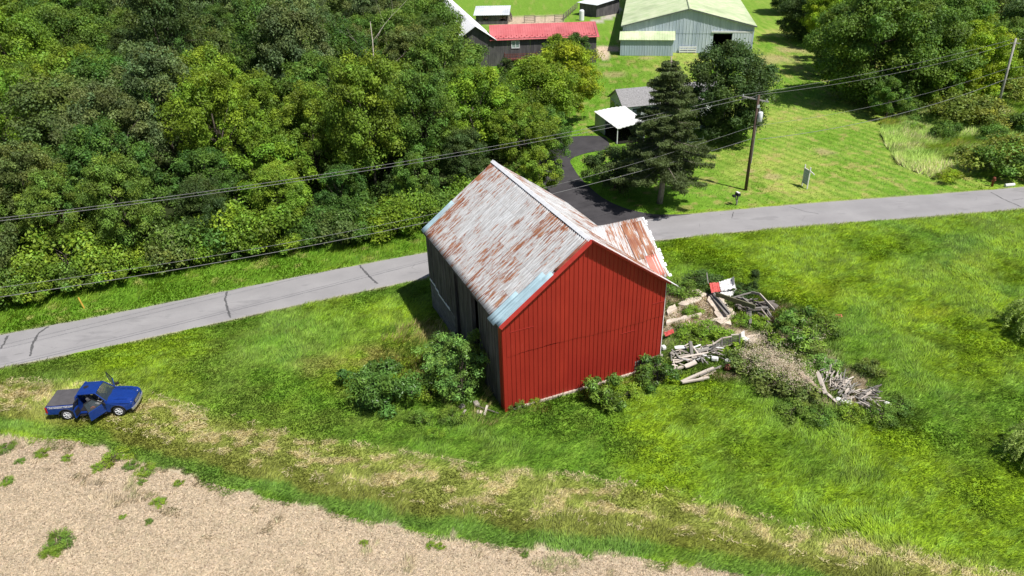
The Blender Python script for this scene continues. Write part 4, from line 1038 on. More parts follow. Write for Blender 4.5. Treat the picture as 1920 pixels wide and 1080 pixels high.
# slabs of the old foundation
def slab(pts, h, label, mt=M_CONC, name='concrete_slab', cat='slab'):
    P = [G(*p) for p in pts]; out = []
    for i in range(len(P)):
        a = np.array(P[i]); b = np.array(P[(i+1) % len(P)]); k = max(1, int(np.linalg.norm(b-a)/.3))
        for j in range(k): out.append(a+(b-a)*j/k+rng.normal(0, .06, 2))
    n_ = len(out); cx, cy = np.mean(out, 0); mb = MB()
    v = [(x-cx, y-cy, -.2) for x, y in out]+[(x-cx, y-cy, h+random.uniform(-.015, .015)) for x, y in out]+[(0, 0, h)]
    mb.add(v, [(i, (i+1) % n_, n_+(i+1) % n_, n_+i) for i in range(n_)]+[(n_+i, n_+(i+1) % n_, 2*n_) for i in range(n_)])
    o = mb.build(name, mt, loc=(cx, cy, 0)); return tag(o, label, cat)
slab([(1328, 556), (1344, 552), (1352, 560), (1378, 590), (1372, 600), (1345, 602), (1338, 580), (1325, 566)], .16, 'long pale concrete walkway slab left of the leaning grey plank')
slab([(1330, 604), (1350, 598), (1368, 602), (1372, 612), (1350, 612), (1342, 606)], .2, 'short pale concrete slab at the lower end of the walkway slab')
slab([(1272, 572), (1292, 560), (1315, 558), (1312, 566), (1284, 575)], .14, 'pale concrete strip running toward the roof wreckage')
slab([(1250, 592), (1252, 578), (1266, 575), (1268, 582)], .18, 'pale concrete block beside the barn corner')
slab([(1250, 605), (1290, 595), (1312, 589), (1314, 593), (1290, 600), (1252, 610)], .22, 'thin crumbling foundation wall between two weed patches')
slab([(1398, 632), (1420, 628), (1428, 636), (1424, 648), (1404, 646)], .12, 'pale rubble patch right of the broken railing')
slab([(1308, 712), (1330, 700), (1338, 690), (1352, 688), (1330, 706), (1318, 716)], .1, 'pale rubble strip below the two long timbers')
slab([(1298, 548), (1310, 545), (1325, 552), (1318, 560)], .13, 'small broken concrete piece at the upper end of the foundation')
# --- collapsed roof frame
g1 = 'grey timbers of the collapsed roof frame'
pb((1334, 552), .25, (1365, 590), .45, .30, .08, M_BRD, 'wide grey plank leaning down across the pale slab, left one of a pair')
pb((1338, 549), .5, (1369, 587), .6, .16, .08, M_BRD, 'narrow grey plank on top of the wide leaning plank', g1)
pb((1342, 551), .75, (1416, 576), 1.0, .10, .34, boardmat('mossy_board', (.13, .13, .075), (.20, .19, .12), (.10, .12, .05), 0), 'long mossy brown beam along the front of the collapsed roof frame')
pb((1372, 559), .9, (1408, 548), 1.15, .20, .06, M_BRD, 'wide pale rafter in the upper left of the roof frame')
pb((1408, 548), 1.15, (1424, 551), 1.2, .08, .18, M_BRD, 'short timber at the top right of the roof frame')
pb((1424, 551), 1.2, (1452, 582), .6, .08, .2, M_BRD2, 'pale edge timber down the right of the roof frame')
pb((1392, 558), .95, (1412, 574), .9, .10, .10, M_BRD, 'thin cross timber inside the roof frame')
pb((1404, 579), .6, (1440, 577), .75, .16, .14, M_BRD, 'pale beam closing the lower side of the roof frame')
pb((1427, 578), .9, (1446, 602), .1, .16, .05, M_BRD2, 'pale board hanging off the lower right of the roof frame')
pb((1385, 566), .4, (1420, 560), .5, .3, .06, M_BRD3, 'dark board lying inside the roof frame')
pb((1398, 562), .35, (1440, 570), .3, .35, .06, M_BRD3, 'broad dark sheathing board on the floor of the roof frame')
pb((1378, 572), .3, (1402, 586), .2, .25, .06, M_BRD3, 'dark plank poking out under the mossy beam')
pb((1400, 590), .15, (1436, 590), .2, .3, .08, M_BRD3, 'dark plank under the lower side of the roof frame')
pb((1440, 566), .5, (1458, 576), .3, .4, .05, M_BRD3, 'dark flat board outside the right edge of the frame')
pb((1415, 590), .3, (1440, 598), .2, .1, .1, simple('rusted_red_wood', (.16, .03, .025), .8), 'reddish broken timber beneath the roof frame')
for i in range(26):
    px = random.uniform(1376, 1438); py = 561+(px-1376)*.28+random.uniform(-8, 16); a = random.gauss(.35, .5); l = random.uniform(12, 34)
    pb((px, py), random.uniform(.1, .6), (px+l*math.cos(a), py+l*math.sin(a)), random.uniform(.1, .7), random.uniform(.1, .28), random.uniform(.04, .08), random.choice([M_BRD3, M_BRD3, M_BRD, M_BRD3]), 'dark broken board heaped inside the collapsed roof frame', 'dark boards inside the collapsed roof frame')
# --- red and white sheet
def sheet(P3, mt, label, name='metal_sheet', cat='metal sheet', crump=.06):
    P = [Vector(p) for p in P3]; mb = MB(); k = 10; c = sum(P, Vector())/4
    for j in range(k+1):
        for i in range(k+1):
            p = P[0].lerp(P[1], i/k).lerp(P[3].lerp(P[2], i/k), j/k)-c
            p.z += .025*math.sin(i/k*25)+crump*(random.random()-.5); mb.v.append(tuple(p))
    for j in range(k):
        for i in range(k): o = j*(k+1)+i; mb.f.append((o, o+1, o+k+2, o+k+1)); mb.m.append(0)
    o = mb.build(name, mt, loc=c); solid(o, .01); return tag(o, label, cat)
sheet([G3(1330, 531, .9), G3(1348, 529, .9), G3(1352, 546, .55), G3(1334, 549, .55)], M_SCRED, 'faded red metal sheet propped at the top of the rubble')
sheet([G3(1348, 528, .95), G3(1374, 522, 1.1), G3(1380, 541, .7), G3(1352, 546, .6)], M_SCWH, 'crumpled white metal sheet right of the red one', crump=.16)
sheet([G3(1352, 545, .5), G3(1382, 541, .4), G3(1372, 556, .3), G3(1350, 552, .4)], M_SCWH, 'lower crumpled white sheet under the red and white pair', crump=.2)
sheet([G3(1370, 523, 1.0), G3(1376, 518, 1.5), G3(1377, 534, 1.0), G3(1373, 536, .8)], M_SCWH, 'bent white strip standing at the corner of the white sheet', crump=.05)
sheet([G3(1245, 623, .6), G3(1262, 617, .6), G3(1264, 624, .4), G3(1248, 631, .4)], M_SCRED, 'curled red metal sheet by the right corner of the barn', crump=.12)
sheet([G3(1500, 620, .35), G3(1528, 616, .4), G3(1530, 624, .25), G3(1505, 630, .25)], M_SCRED, 'faded red sheet lying right of the sumac', crump=.08)
sheet([G3(1566, 590, .12), G3(1578, 589, .14), G3(1580, 594, .1), G3(1568, 596, .1)], simple('orange_scrap', (.50, .17, .10), .7), 'small rust-orange scrap in the grass beyond the rubble', crump=.03)
pb((1328, 532), .8, (1325, 511), 1.5, .07, .05, M_BRD, 'upright grey stake behind the red metal sheet', name='stake', cat='stake')
# --- lumber heap by the barn
g2 = 'weathered boards of the lumber heap beside the barn'
A_ = [((1294, 640), 1.2, (1297, 666), .3, .22, .16, M_BRD, 'thick grey post standing up in the lumber heap'), ((1298, 648), .9, (1316, 674), .2, .16, .05, M_BRD2, 'pale board slanting down to the right from the standing post'),
      ((1260, 655), .4, (1277, 674), .3, .14, .05, M_BRD, 'grey board slanting at the left side of the lumber heap'), ((1260, 676), .3, (1298, 674), .35, .16, .12, M_BRD2, 'pale squared timber lying along the front of the lumber heap'),
      ((1275, 671), .5, (1328, 661), .5, .14, .05, M_BRD2, 'long pale board crossing the lumber heap'), ((1304, 660), .45, (1350, 648), .5, .26, .06, M_BRD, 'wide grey plank pointing from the heap to the railing'),
      ((1256, 695), .1, (1282, 687), .25, .2, .12, M_BRD2, 'pale splintered timber at the lower left of the heap'), ((1284, 688), .3, (1305, 679), .4, .3, .14, M_BRD2, 'thick pale beam end with bolt holes'),
      ((1310, 675), .2, (1328, 679), .1, .12, .05, M_BRD3, 'dark thin board at the foot of the heap'), ((1265, 652), .6, (1285, 650), .65, .3, .05, M_SCWH, 'white painted board on top of the heap')]
for a in A_: pb(*a)
for i in range(85):
    px = random.uniform(1256, 1345); py = 662-(px-1300)*.22+random.uniform(-16, 14); a = random.uniform(-.7, .7) if random.random() < .7 else random.uniform(0, 3); l = random.uniform(8, 24)
    pb((px, py), random.uniform(.12, .6), (px+l*math.cos(a), py+l*math.sin(a)*.8), random.uniform(.1, .6), random.uniform(.045, .12), random.uniform(.02, .045), random.choice([M_BRD, M_BRD2, M_BRD2, M_SCWH, M_BRD]), 'weathered board lying loose in the lumber heap beside the barn', g2)
pb((1277, 716), .15, (1338, 690), .25, .2, .14, M_BRD2, 'long pale timber alone in front of the lumber heap, upper of two')
pb((1279, 717), .28, (1330, 708), .2, .16, .1, M_BRD2, 'long pale timber alone in front of the lumber heap, lower of two')
pb((1312, 704), .2, (1352, 686), .25, .14, .05, M_BRD, 'grey board continuing the two lone timbers')
for i, (px, py) in enumerate([(1238, 668), (1212, 674), (1216, 682), (1224, 690), (1262, 664), (1244, 652), (1340, 673), (1364, 678)]):
    x, y = G(px, py, .2); mb = MB(); mb.box((0, 0, 0), (random.uniform(.3, .5), random.uniform(.25, .4), .3), rz=i)
    o = mb.build('rubble_stone', M_SCWH if i > 4 else M_STONE, loc=(x, y, .22), bevel=.08); tag(o, ['pale stone at the stepped corner of the red wall', 'uppermost pale stone under the stepped siding', 'middle pale stone under the stepped siding', 'lowest pale stone under the stepped siding', 'white block at the upper left of the lumber heap', 'white block beside the barn corner weeds',
        'white lump right of the lumber heap', 'white lump near the reddish can'][i], 'stone', 'pale stones in the rubble')
# --- broken railing with balusters
rl = empty('broken_railing', (*G(1393, 652), 0), 0, 'weathered wooden porch railing with balusters standing in the rubble', 'railing')
rb = Vector((*G(1393, 652), 0))
def rp(px, py, z): return G3(px, py, z)-rb
top = [rp(1336, 646, .9), rp(1354, 634, 1.0), rp(1372, 631, 1.05), rp(1371, 628, 1.1), rp(1387, 627, 1.15)]
bot = [rp(1336, 658, .3), rp(1354, 650, .3), rp(1371, 646, .3), rp(1370, 645, .3), rp(1387, 643, .35)]
for i in (0, 1, 3):
    MB().beam(top[i], top[i+1], .1, .06).build('handrail', M_BRD2, rl); MB().beam(bot[i], bot[i+1], .06, .06).build('bottom_rail', M_BRD2, rl)
    for k in range(7):
        t = (k+.5)/7; MB().beam(bot[i].lerp(bot[i+1], t), top[i].lerp(top[i+1], t), .045, .045).build('baluster', M_BRD, rl)
for i in (1, 4): MB().beam(bot[i]-Vector((0, 0, .35)), top[i]+Vector((0, 0, .05)), .11, .11).build('railing_post', M_BRD, rl)
x, y = G(1396, 644); mb = MB(); 
ch = empty('plastic_chair', (x, y, 0), .7, 'overturned white plastic chair at the right end of the railing', 'chair')
MB().box((0, 0, .42), (.45, .42, .05)).build('seat', M_SCWH, ch, bevel=.02); MB().box((0, .24, .66), (.44, .05, .45), M=Matrix.Rotation(-.2, 4, 'X')).build('backrest', M_SCWH, ch, bevel=.02)
for sx_ in (-1, 1):
    for sy_ in (-1, 1): MB().beam((sx_*.18, sy_*.17, .42), (sx_*.23, sy_*.22, 0), .045, .045).build('leg', M_SCWH, ch)
x, y = G(1362, 692); mb = MB(); mb.tube([(0, 0, 0), (0, 0, .3)], [.2, .22], 14); o = mb.build('rusty_can', simple('rust_can', (.20, .07, .045), .8), loc=(x, y, .05)); o.rotation_euler = (.5, .3, 0); tag(o, 'small rusty can tipped over in the dry weeds', 'can')
# --- splintered heap to the right
g3 = 'splintered boards of the right-hand heap'
pb((1500, 700), .75, (1537, 733), .7, .28, .22, boardmat('beam_wood', (.30, .23, .18), (.42, .34, .27), (.16, .12, .09), 0), 'thick brown squared beam leaning along the splintered heap')
pb((1533, 697), 1.0, (1548, 738), .5, .26, .1, M_BRD2, 'wide pale board upright between the beam and the splinters')
pb((1545, 733), .35, (1577, 762), .1, .2, .1, M_BRD2, 'long pale board at the lower front of the splintered heap')
pb((1488, 706), .4, (1530, 732), .3, .16, .05, M_BRD2, 'pale board half under the thick brown beam')
pb((1492, 712), .3, (1520, 735), .25, .12, .05, M_BRD2, 'thin pale board left of the thick brown beam')
pb((1553, 702), .8, (1559, 683), 1.5, .06, .05, M_BRD2, 'thin splinter standing highest on the heap')
for i in range(120):
    t = random.random(); px = 1546+t*46+random.uniform(-8, 8); py = 703+t*40+random.uniform(-18, 14); a = random.gauss(-.6, .8); l = random.uniform(7, 24)
    pb((px, py), random.uniform(.05, .55), (px+l*math.cos(a), py+l*math.sin(a)), random.uniform(.05, .6), random.uniform(.04, .12), random.uniform(.02, .04), random.choice([M_BRD2, M_BRD2, M_BRD]), 'splintered pale board sticking out of the right-hand heap', g3)
for i in range(44):
    px = random.uniform(1600, 1634); py = random.uniform(724, 758); a = random.gauss(.1, .45); l = random.uniform(12, 32)
    pb((px, py), random.uniform(.1, .5), (px+l*math.cos(a), py+l*math.sin(a)), random.uniform(.1, .6), random.uniform(.05, .14), random.uniform(.02, .06), random.choice([M_BRD2, M_BRD, M_BRD3, M_BRD]), 'flat-lying grey board at the far right end of the heap', 'flat boards at the right end of the heap')
for i, (px, py) in enumerate([(1582, 752), (1572, 750), (1664, 758), (1590, 755)]):
    x, y = G(px, py, .2); mb = MB(); mb.box((0, 0, 0), (.4, .35, .25), rz=i); o = mb.build('rubble_stone', M_SCWH, loc=(x, y, .2), bevel=.08); tag(o, ['white chunk at the foot of the splintered heap', 'grey-white chunk left of the white chunk at the heap foot', 'lone white stone in the weeds right of the heap', 'white chunk right of the one at the heap foot'][i], 'stone')
# boards lying at the near barn corner
for a in [((865, 782), .1, (873, 768), .35, .16, .05, M_BRD2, 'short pale board leaning in the grass below the sapling'), ((908, 778), .1, (914, 760), .45, .14, .05, M_BRD2, 'short pale board propped near the barn corner'), ((890, 760), .2, (935, 775), .15, .08, .05, M_BRD3, 'dark pole lying at the barn corner'), ((850, 735), .3, (885, 728), .4, .07, .05, M_BRD3, 'dead branch piece under the sapling')]: pb(*a)
for i, (px, py, s, mt) in enumerate([(848, 786, .14, M_SCWH), (893, 757, .35, M_STONE), (866, 762, .3, M_STONE), (899, 773, .3, M_CONC), (783, 731, .3, M_CONC), (775, 735, .25, M_CONC)]):
    x, y = G(px, py, .1); mb = MB(); mb.box((0, 0, 0), (s*1.3, s, s*.8), rz=i*2.); o = mb.build('rubble_stone', mt, loc=(x, y, s*.3), bevel=s*.25); tag(o, ['small white stone left of the pale leaning board', 'grey stone under the sapling near the wall', 'grey stone between sapling and weeds', 'flat pinkish stone by the propped board', 'pinkish stone right of the large glossy shrub', 'smaller pinkish stone tight against the glossy shrub'][i], 'stone')

# ================================================================== PICKUP TRUCK
n = NT('blue_paint'); oc = n.objc(); f = n.noise(oc, 6, 3)
n.bsdf(n.mix(n.mr(f, .3, .7, 0, 1), (.007, .035, .22), (.009, .045, .27)), .28, .5, .25, Coat_Weight=.6, Coat_Roughness=.1); M_BLU = n.done()
M_BLK = simple('black_plastic', (.018, .018, .02), .6, .3); M_TYRE = simple('tyre_rubber', (.03, .03, .032), .85, .2); M_CHROME = simple('bright_metal', (.62, .62, .64), .3, .5, .8, var=.05)
M_TONN = simple('bed_vinyl', (.085, .08, .085), .8, .2, var=.2, scale=2); M_SEAT = simple('grey_seat_cloth', (.10, .10, .11), .9); M_DGL = NT('car_glass')
M_DGL.bsdf((.03, .04, .045), .04, .8, 0, Alpha=.82); M_DGL = M_DGL.done()
M_REDL = simple('tail_lens', (.35, .008, .01), .3, .5); M_LENS = simple('lamp_lens', (.55, .58, .6), .15, .6); M_DECAL = simple('white_decal', (.75, .75, .77), .5)
w1 = np.array(G(131, 786)); w2 = np.array(G(238, 778)); hd = math.atan2(w2[1]-w1[1], w2[0]-w1[0])
right = np.array([math.sin(hd), -math.cos(hd)])
org = w1-right*.82
tk = empty('pickup_truck', (org[0], org[1], .02), hd, 'blue pickup truck with its doors open and a black bed cover, parked on grass', 'truck')
tk.scale = (1, 1, 1)
def arch(cx, r, n_=9): return [(cx+r*math.cos(math.pi*k/n_), .38+r*math.sin(math.pi*k/n_)) for k in range(n_+1)]
HW = .93
def side_taper(o, fn):
    for v_ in o.data.vertices: fn(v_.co)
    o.data.update()
# bed + rear quarter
mb = MB()
oa = [(-1.15, .52), (-1.17, .9), (-1.15, 1.13), (.66, 1.15), (.66, .42), (.50, .38)]
out = [(-1.15, .52), (-1.18, .9), (-1.15, 1.13), (.66, 1.15), (.66, .42)]+[(x, z) for x, z in arch(0, .47)]+[(-.50, .5)]
mb.prism(out, -HW, -HW+.12); mb.prism(out, HW-.12, HW)
mb.box((-1.11, 0, .82), (.1, 1.72, .62)); mb.box((-.25, 0, .72), (1.8, 1.7, .1)); mb.box((.62, 0, .8), (.08, 1.72, .66))
# front clip
of = [(2.52, .40), (2.52, 1.16), (2.85, 1.13), (3.5, 1.07), (3.98, .98), (4.14, .86), (4.16, .56)]+[(x, z) for x, z in arch(3.22, .47)][:]
of = [(2.52, .40), (2.52, 1.10), (2.85, 1.08), (3.5, 1.03), (3.95, .95), (4.12, .84), (4.14, .52), (3.74, .44)]+arch(3.22, .47)+[(2.70, .38)]
mb.prism(of, -HW, -HW+.2); mb.prism(of, HW-.2, HW)
# hood, crowned, with cowl
hs = [(2.45, 1.20, .80), (2.9, 1.175, .80), (3.4, 1.13, .79), (3.8, 1.06, .76), (4.05, .96, .70), (4.13, .84, .66)]
hv = []; 
for x_, z_, w_ in hs:
    for k in range(9):
        yy = -w_+2*w_*k/8; e_ = abs(2*k/8-1); hv.append((x_-(.10*e_**3 if x_ > 3.9 else 0), yy, z_-.10*e_**3+(.018 if k in (2, 6) else 0)))
mb.add(hv, [(i*9+k, i*9+k+1, (i+1)*9+k+1, (i+1)*9+k) for i in range(5) for k in range(8)])
mb.box((3.3, 0, .66), (1.6, 1.5, .25)); mb.box((4.06, 0, .68), (.1, 1.6, .36)); mb.box((1.6, 0, .44), (1.95, 1.78, .12))
for s_ in (-1, 1): mb.box((1.6, s_*.86, .47), (1.95, .12, .12))
body = mb.build('body', M_BLU, tk, bevel=.02)
def tp(c):
    if c.x > 3.7: c.y *= 1-.13*((c.x-3.7)/.45)**2
    if c.z > .95 and abs(c.y) > .7 and c.x < .7: c.y *= .975
side_taper(body, tp)
# cab shell
mb = MB()
mb.prism([(.66, .5), (.66, 1.15), (.80, 1.70), (.92, 1.70), (.84, 1.15), (.84, .5)], -.84, .84)
rv = []
for x_, z_, w_ in [(.76, 1.70, .62), (.85, 1.765, .645), (1.3, 1.80, .66), (1.8, 1.79, .655), (2.02, 1.745, .64)]:
    for k in range(7): yy = -w_+2*w_*k/6; rv.append((x_, yy, z_-.045*abs(2*k/6-1)**3))
nr = len(rv); rv += [(a, b*.99, c-.05) for a, b, c in rv]
fs = [(i*7+k, i*7+k+1, (i+1)*7+k+1, (i+1)*7+k) for i in range(4) for k in range(6)]
mb.add(rv, fs+[tuple(nr+j for j in f_[::-1]) for f_ in fs]+[(i*7, (i+1)*7, nr+(i+1)*7, nr+i*7) for i in range(4)]+[(i*7+6, nr+i*7+6, nr+(i+1)*7+6, (i+1)*7+6) for i in range(4)]+[(k, nr+k, nr+k+1, k+1) for k in range(6)]+[(28+k, 28+k+1, nr+28+k+1, nr+28+k) for k in range(6)])
for s_ in (-1, 1):
    mb.beam((2.60, s_*.78, 1.13), (2.0, s_*.645, 1.74), .06, .08); mb.beam((.75, s_*.80, 1.13), (.86, s_*.645, 1.72), .07, .14); mb.beam((.86, s_*.64, 1.72), (2.02, s_*.64, 1.735), .06, .07)
mb.box((2.50, 0, .98), (.12, 1.66, .34))
mb.build('cab', M_BLU, tk, bevel=.012)
mb = MB(); mb.add([(2.60, -.74, 1.15), (2.60, .74, 1.15), (2.05, .60, 1.735), (2.05, -.60, 1.735), (2.66, 0, 1.16), (2.09, 0, 1.75)], [(0, 4, 5, 3), (4, 1, 2, 5)]); mb.build('windshield', M_DGL, tk)
mb = MB(); mb.add([(.73, -.62, 1.2), (.73, .62, 1.2), (.79, .56, 1.64), (.79, -.56, 1.64)], [(0, 1, 2, 3)]); mb.build('rear_window', M_DGL, tk)
mb = MB(); mb.tube([(1.2, .05, 1.806), (1.2, .05, 1.812)], [.16, .15], 20); mb.build('roof_patch', M_BLK, tk)
mb = MB(); mb.prism([(-1.14, 1.14), (-1.12, 1.165), (.64, 1.19), (.66, 1.16)], -.86, .86); mb.build('bed_cover', M_TONN, tk, bevel=.01)
# interior
mb = MB(); mb.box((1.6, 0, .56), (1.8, 1.64, .06)); mb.box((2.38, 0, .92), (.28, 1.5, .3)); mb.build('interior', M_BLK, tk)
for s_ in (-1, 1):
    mb = MB(); mb.box((1.72, s_*.40, .74), (.52, .52, .16)); mb.box((1.42, s_*.40, 1.06), (.14, .50, .62), M=Matrix.Rotation(-.22, 4, 'Y')); mb.box((1.33, s_*.4, 1.43), (.09, .26, .16)); mb.build('seat', M_SEAT, tk, bevel=.04)
mb = MB(); mb.tube([(2.13+.1*math.cos(a)*.4, .4+.18*math.cos(a+1.57), 1.1+.18*math.sin(a+1.57)) for a in np.linspace(0, 6.283, 17)], .014, 6, cap=False); mb.build('steering_wheel', M_BLK, tk)
# bumpers, grille, lamps
mb = MB(); pts = [(4.02+.20*(1-(k/4-1)**2 if 0 else math.cos((k-4)/4*1.25)**.6 if abs(k-4) < 4 else .30), (k-4)/4*.90, .50) for k in range(9)]
for i in range(8): mb.beam(pts[i], pts[i+1], .09, .17)
mb.build('front_bumper', M_CHROME, tk, bevel=.02)
mb = MB(); mb.box((4.13, 0, .73), (.06, .82, .20)); mb.build('grille', M_BLK, tk)
mb = MB()
for z_ in (.66, .73, .80): mb.box((4.165, 0, z_), (.03, .84, .025))
mb.build('grille_bar', M_CHROME, tk)
for s_ in (-1, 1):
    mb = MB(); mb.prism([(3.93, .66), (4.06, .66), (4.07, .84), (3.95, .86)], s_*.50, s_*.76); mb.build('headlight', M_LENS, tk, bevel=.02)
    mb = MB(); mb.box((-1.15, s_*.86, .86), (.12, .17, .42)); mb.build('tail_light', M_REDL, tk, bevel=.02)
MB().box((-1.27, 0, .52), (.16, 1.75, .16)).build('rear_bumper', M_CHROME, tk, bevel=.03)
for s_ in (-1, 1): MB().beam((.75, s_*.98, .36), (2.5, s_*.98, .36), .14, .05).build('side_step', M_BLK, tk, bevel=.015)
# wheels
M_RIM = simple('silver_rim', (.62, .62, .64), .35, .5, var=.05)
def wheel(x_, s_):
    w_ = empty('wheel', (x_, s_*.80, .38)); w_.parent = tk
    for k_ in ('label', 'category'):
        if k_ in w_: del w_[k_]
    mb = MB(); N = 28; prof = [(.24, -.12), (.35, -.125), (.38, -.09), (.385, 0), (.38, .09), (.35, .125), (.24, .12)]
    for r_, yy in prof:
        for k in range(N): a = 2*math.pi*k/N; mb.v.append((r_*math.cos(a), yy, r_*math.sin(a)))
    for j in range(6):
        for k in range(N): mb.f.append((j*N+k, j*N+(k+1) % N, (j+1)*N+(k+1) % N, (j+1)*N+k)); mb.m.append(0)
    mb.build('tyre', M_TYRE, w_, True)
    mb = MB(); mb.tube([(0, s_*.02, 0), (0, s_*.04, 0)], [.24, .24], 24, m=1)
    for k in range(6):
        a = k*math.pi/3; mb.beam((.04*math.cos(a), s_*.105, .04*math.sin(a)), (.235*math.cos(a), s_*.10, .235*math.sin(a)), .085, .035)
    mb.tube([(0, s_*.06, 0), (0, s_*.13, 0)], [.065, .05], 12)
    mb.tube([(.235*math.cos(a), s_*.115, .235*math.sin(a)) for a in np.linspace(0, 6.283, 25)], .018, 6, cap=False)
    mb.build('rim', [M_RIM, M_BLK], w_)
for x_ in (0, 3.22):
    for s_ in (-1, 1): wheel(x_, s_)
# fender flares
for x_ in (0, 3.22):
    for s_ in (-1, 1): mb = MB(); mb.tube([(x, s_*.935, z) for x, z in arch(x_, .48, 10)], .03, 6); mb.build('fender_flare', M_BLK, tk)
# doors: hinge at front x=2.50 ; rear half doors hinge at .86
def door(hx, s_, ang, length, wz=1.70, rear=False):
    d_ = bpy.data.objects.new('door', None); COL.objects.link(d_); d_.parent = tk; d_.location = (hx, s_*.90, 0)
    # local: door panel runs toward -x (front door) or +x (rear half door)
    sg = 1 if rear else -1
    mb = MB(); 
    mb.prism([(0, .48), (0, 1.12), (sg*length, 1.12), (sg*length, .48)], -.05, .05); d_.rotation_euler = (0, 0, ang)
    dp = mb.build('door_panel', M_BLU, d_, bevel=.02)
    mb = MB(); t0 = .50 if not rear else .0; 
    tl = sg*t0; P = [(sg*.05, 0, 1.13), (sg*(t0 if t0 else .08), -s_*.22, wz), (sg*length*.98, -s_*.22, wz), (sg*length*.98, 0, 1.13)]
    for i in range(3): mb.beam(P[i], P[i+1], .045, .05)
    mb.build('window_frame', M_BLK, d_)
    MB().poly(P).build('window', M_DGL, d_)
    mb = MB(); mb.box((sg*length*.5, -s_*.06, .82), (length*.85, .03, .4)); mb.build('door_lining', M_BLK, d_)
    if not rear:
        mb = MB(); mb.box((-.12, s_*.19, 1.20), (.10, .26, .20)); mb.build('mirror', M_BLK, d_, bevel=.03)
    return d_
door(2.48, -1, R_(58), 1.12)      # passenger front door swings out toward the camera
door(.86, -1, R_(-96), .55, rear=True)
door(2.48, 1, R_(-62), 1.12)
for (x_, z0_, z1_) in ((.69, .5, 1.13), (2.50, .45, 1.08)):
    for s_ in (-1, 1): MB().box((x_, s_*.932, (z0_+z1_)/2), (.02, .008, z1_-z0_)).build('panel_gap', M_BLK, tk)
MB().box((3.15, -.60, 1.135), (1.3, .02, .012)).build('hood_crease', M_BLU, tk); MB().box((3.15, .60, 1.135), (1.3, .02, .012)).build('hood_crease', M_BLU, tk)
# lettering strip on the bed side
mb = MB(); q = random.Random(2); x_ = -.98
while x_ < .52:
    w_ = q.uniform(.025, .06); h_ = .075+(x_+1)*.012; z_ = 1.045+(x_+1)*.012; k = q.choice([0, 1, 2, 3])
    mb.box((x_, -.938, z_), (.016, .006, h_))
    if k: mb.box((x_+w_/2, -.938, z_+h_*.42*(1 if k == 1 else -1)), (w_, .006, .016))
    if k > 1: mb.box((x_+w_, -.938, z_), (.016, .006, h_))
    if k == 3: mb.box((x_+w_/2, -.938, z_), (w_, .006, .016))
    x_ += w_+q.choice([.035, .04, .05])
mb.box((-.25, -.937, 1.118), (1.55, .005, .014)); mb.box((-.3, -.937, .99), (1.3, .005, .012)); mb.box((.50, -.938, 1.10), (.22, .006, .05)); mb.build('lettering', M_DECAL, tk)
def inlocal(x, y, z): return tk.location+Vector((x*math.cos(hd)-y*math.sin(hd), x*math.sin(hd)+y*math.cos(hd), z))
mb = MB(); mb.tube([(0, 0, 0), (0, 0, .05), (0, 0, .14), (0, 0, .18)], [.10, .16, .13, .03], 12); o = mb.build('bag', simple('orange_cloth', (.75, .16, .03), .8), loc=inlocal(1.62, -.74, .60), smooth=True); tag(o, 'small bright orange bag on the floor of the open blue truck', 'bag')
mb = MB(); k = 7
for j in range(k+1):
    for i in range(k+1): mb.v.append((-.22+.44*i/k, -.16+.32*j/k, .05*math.sin(i*1.3+j)+.02*random.random()+.06))
for j in range(k):
    for i in range(k): a = j*(k+1)+i; mb.f.append((a, a+1, a+k+2, a+k+1)); mb.m.append(0)
o = mb.build('jacket', M_SCWH, loc=inlocal(2.02, -.52, .86)); solid(o, .03); tag(o, 'crumpled white and grey jacket heaped on the passenger seat of the truck', 'jacket')

# ================================================================== FAR BUILDINGS
def ribmat(name, a, b, axis_scale=(8, 8, .2), rough=.5):
    n = NT(name); oc = n.objc(); f = n.noise(n.mapv(oc, (.5, .5, .12)), 1.2, 4, .6); g_ = n.noise(n.mapv(oc, axis_scale), .9, 3, .7)
    c = n.mix(n.mr(f, .3, .7, 0, 1), a, b); c = n.mix(n.mr(g_, .5, .65, 0, .45), c, tuple(v*.65 for v in a)); n.bsdf(c, rough, .35); return n.done()
def ribbed_wall(mb, p0, p1, zb, zt, sp=.6, out=.04, m=0):
    """vertical-rib siding between two ground points; zt may be a function of t"""
    p0 = Vector((*p0, 0)); p1 = Vector((*p1, 0)); d = p1-p0; Ln = d.length; d /= Ln; nn = Vector((d.y, -d.x, 0)); k = max(1, int(Ln/sp)); pr = []
    ts = []
    for i in range(k): ts += [(i*sp, 0), (i*sp+sp*.75, 0), (i*sp+sp*.8, out), (i*sp+sp*.92, out), (i*sp+sp*.97, 0)]
    ts.append((Ln, 0)); f = zt if callable(zt) else (lambda t: zt); ts = [t for t in ts if t[0] <= Ln]
    if callable(zt): ts.append((Ln/2, 0)); ts.sort()
    vs = []
    for t, o_ in ts: p = p0+d*t+nn*o_; vs += [(p.x, p.y, zb), (p.x, p.y, f(t/Ln))]
    mb.add(vs, [(2*i, 2*i+2, 2*i+3, 2*i+1) for i in range(len(ts)-1)], m)
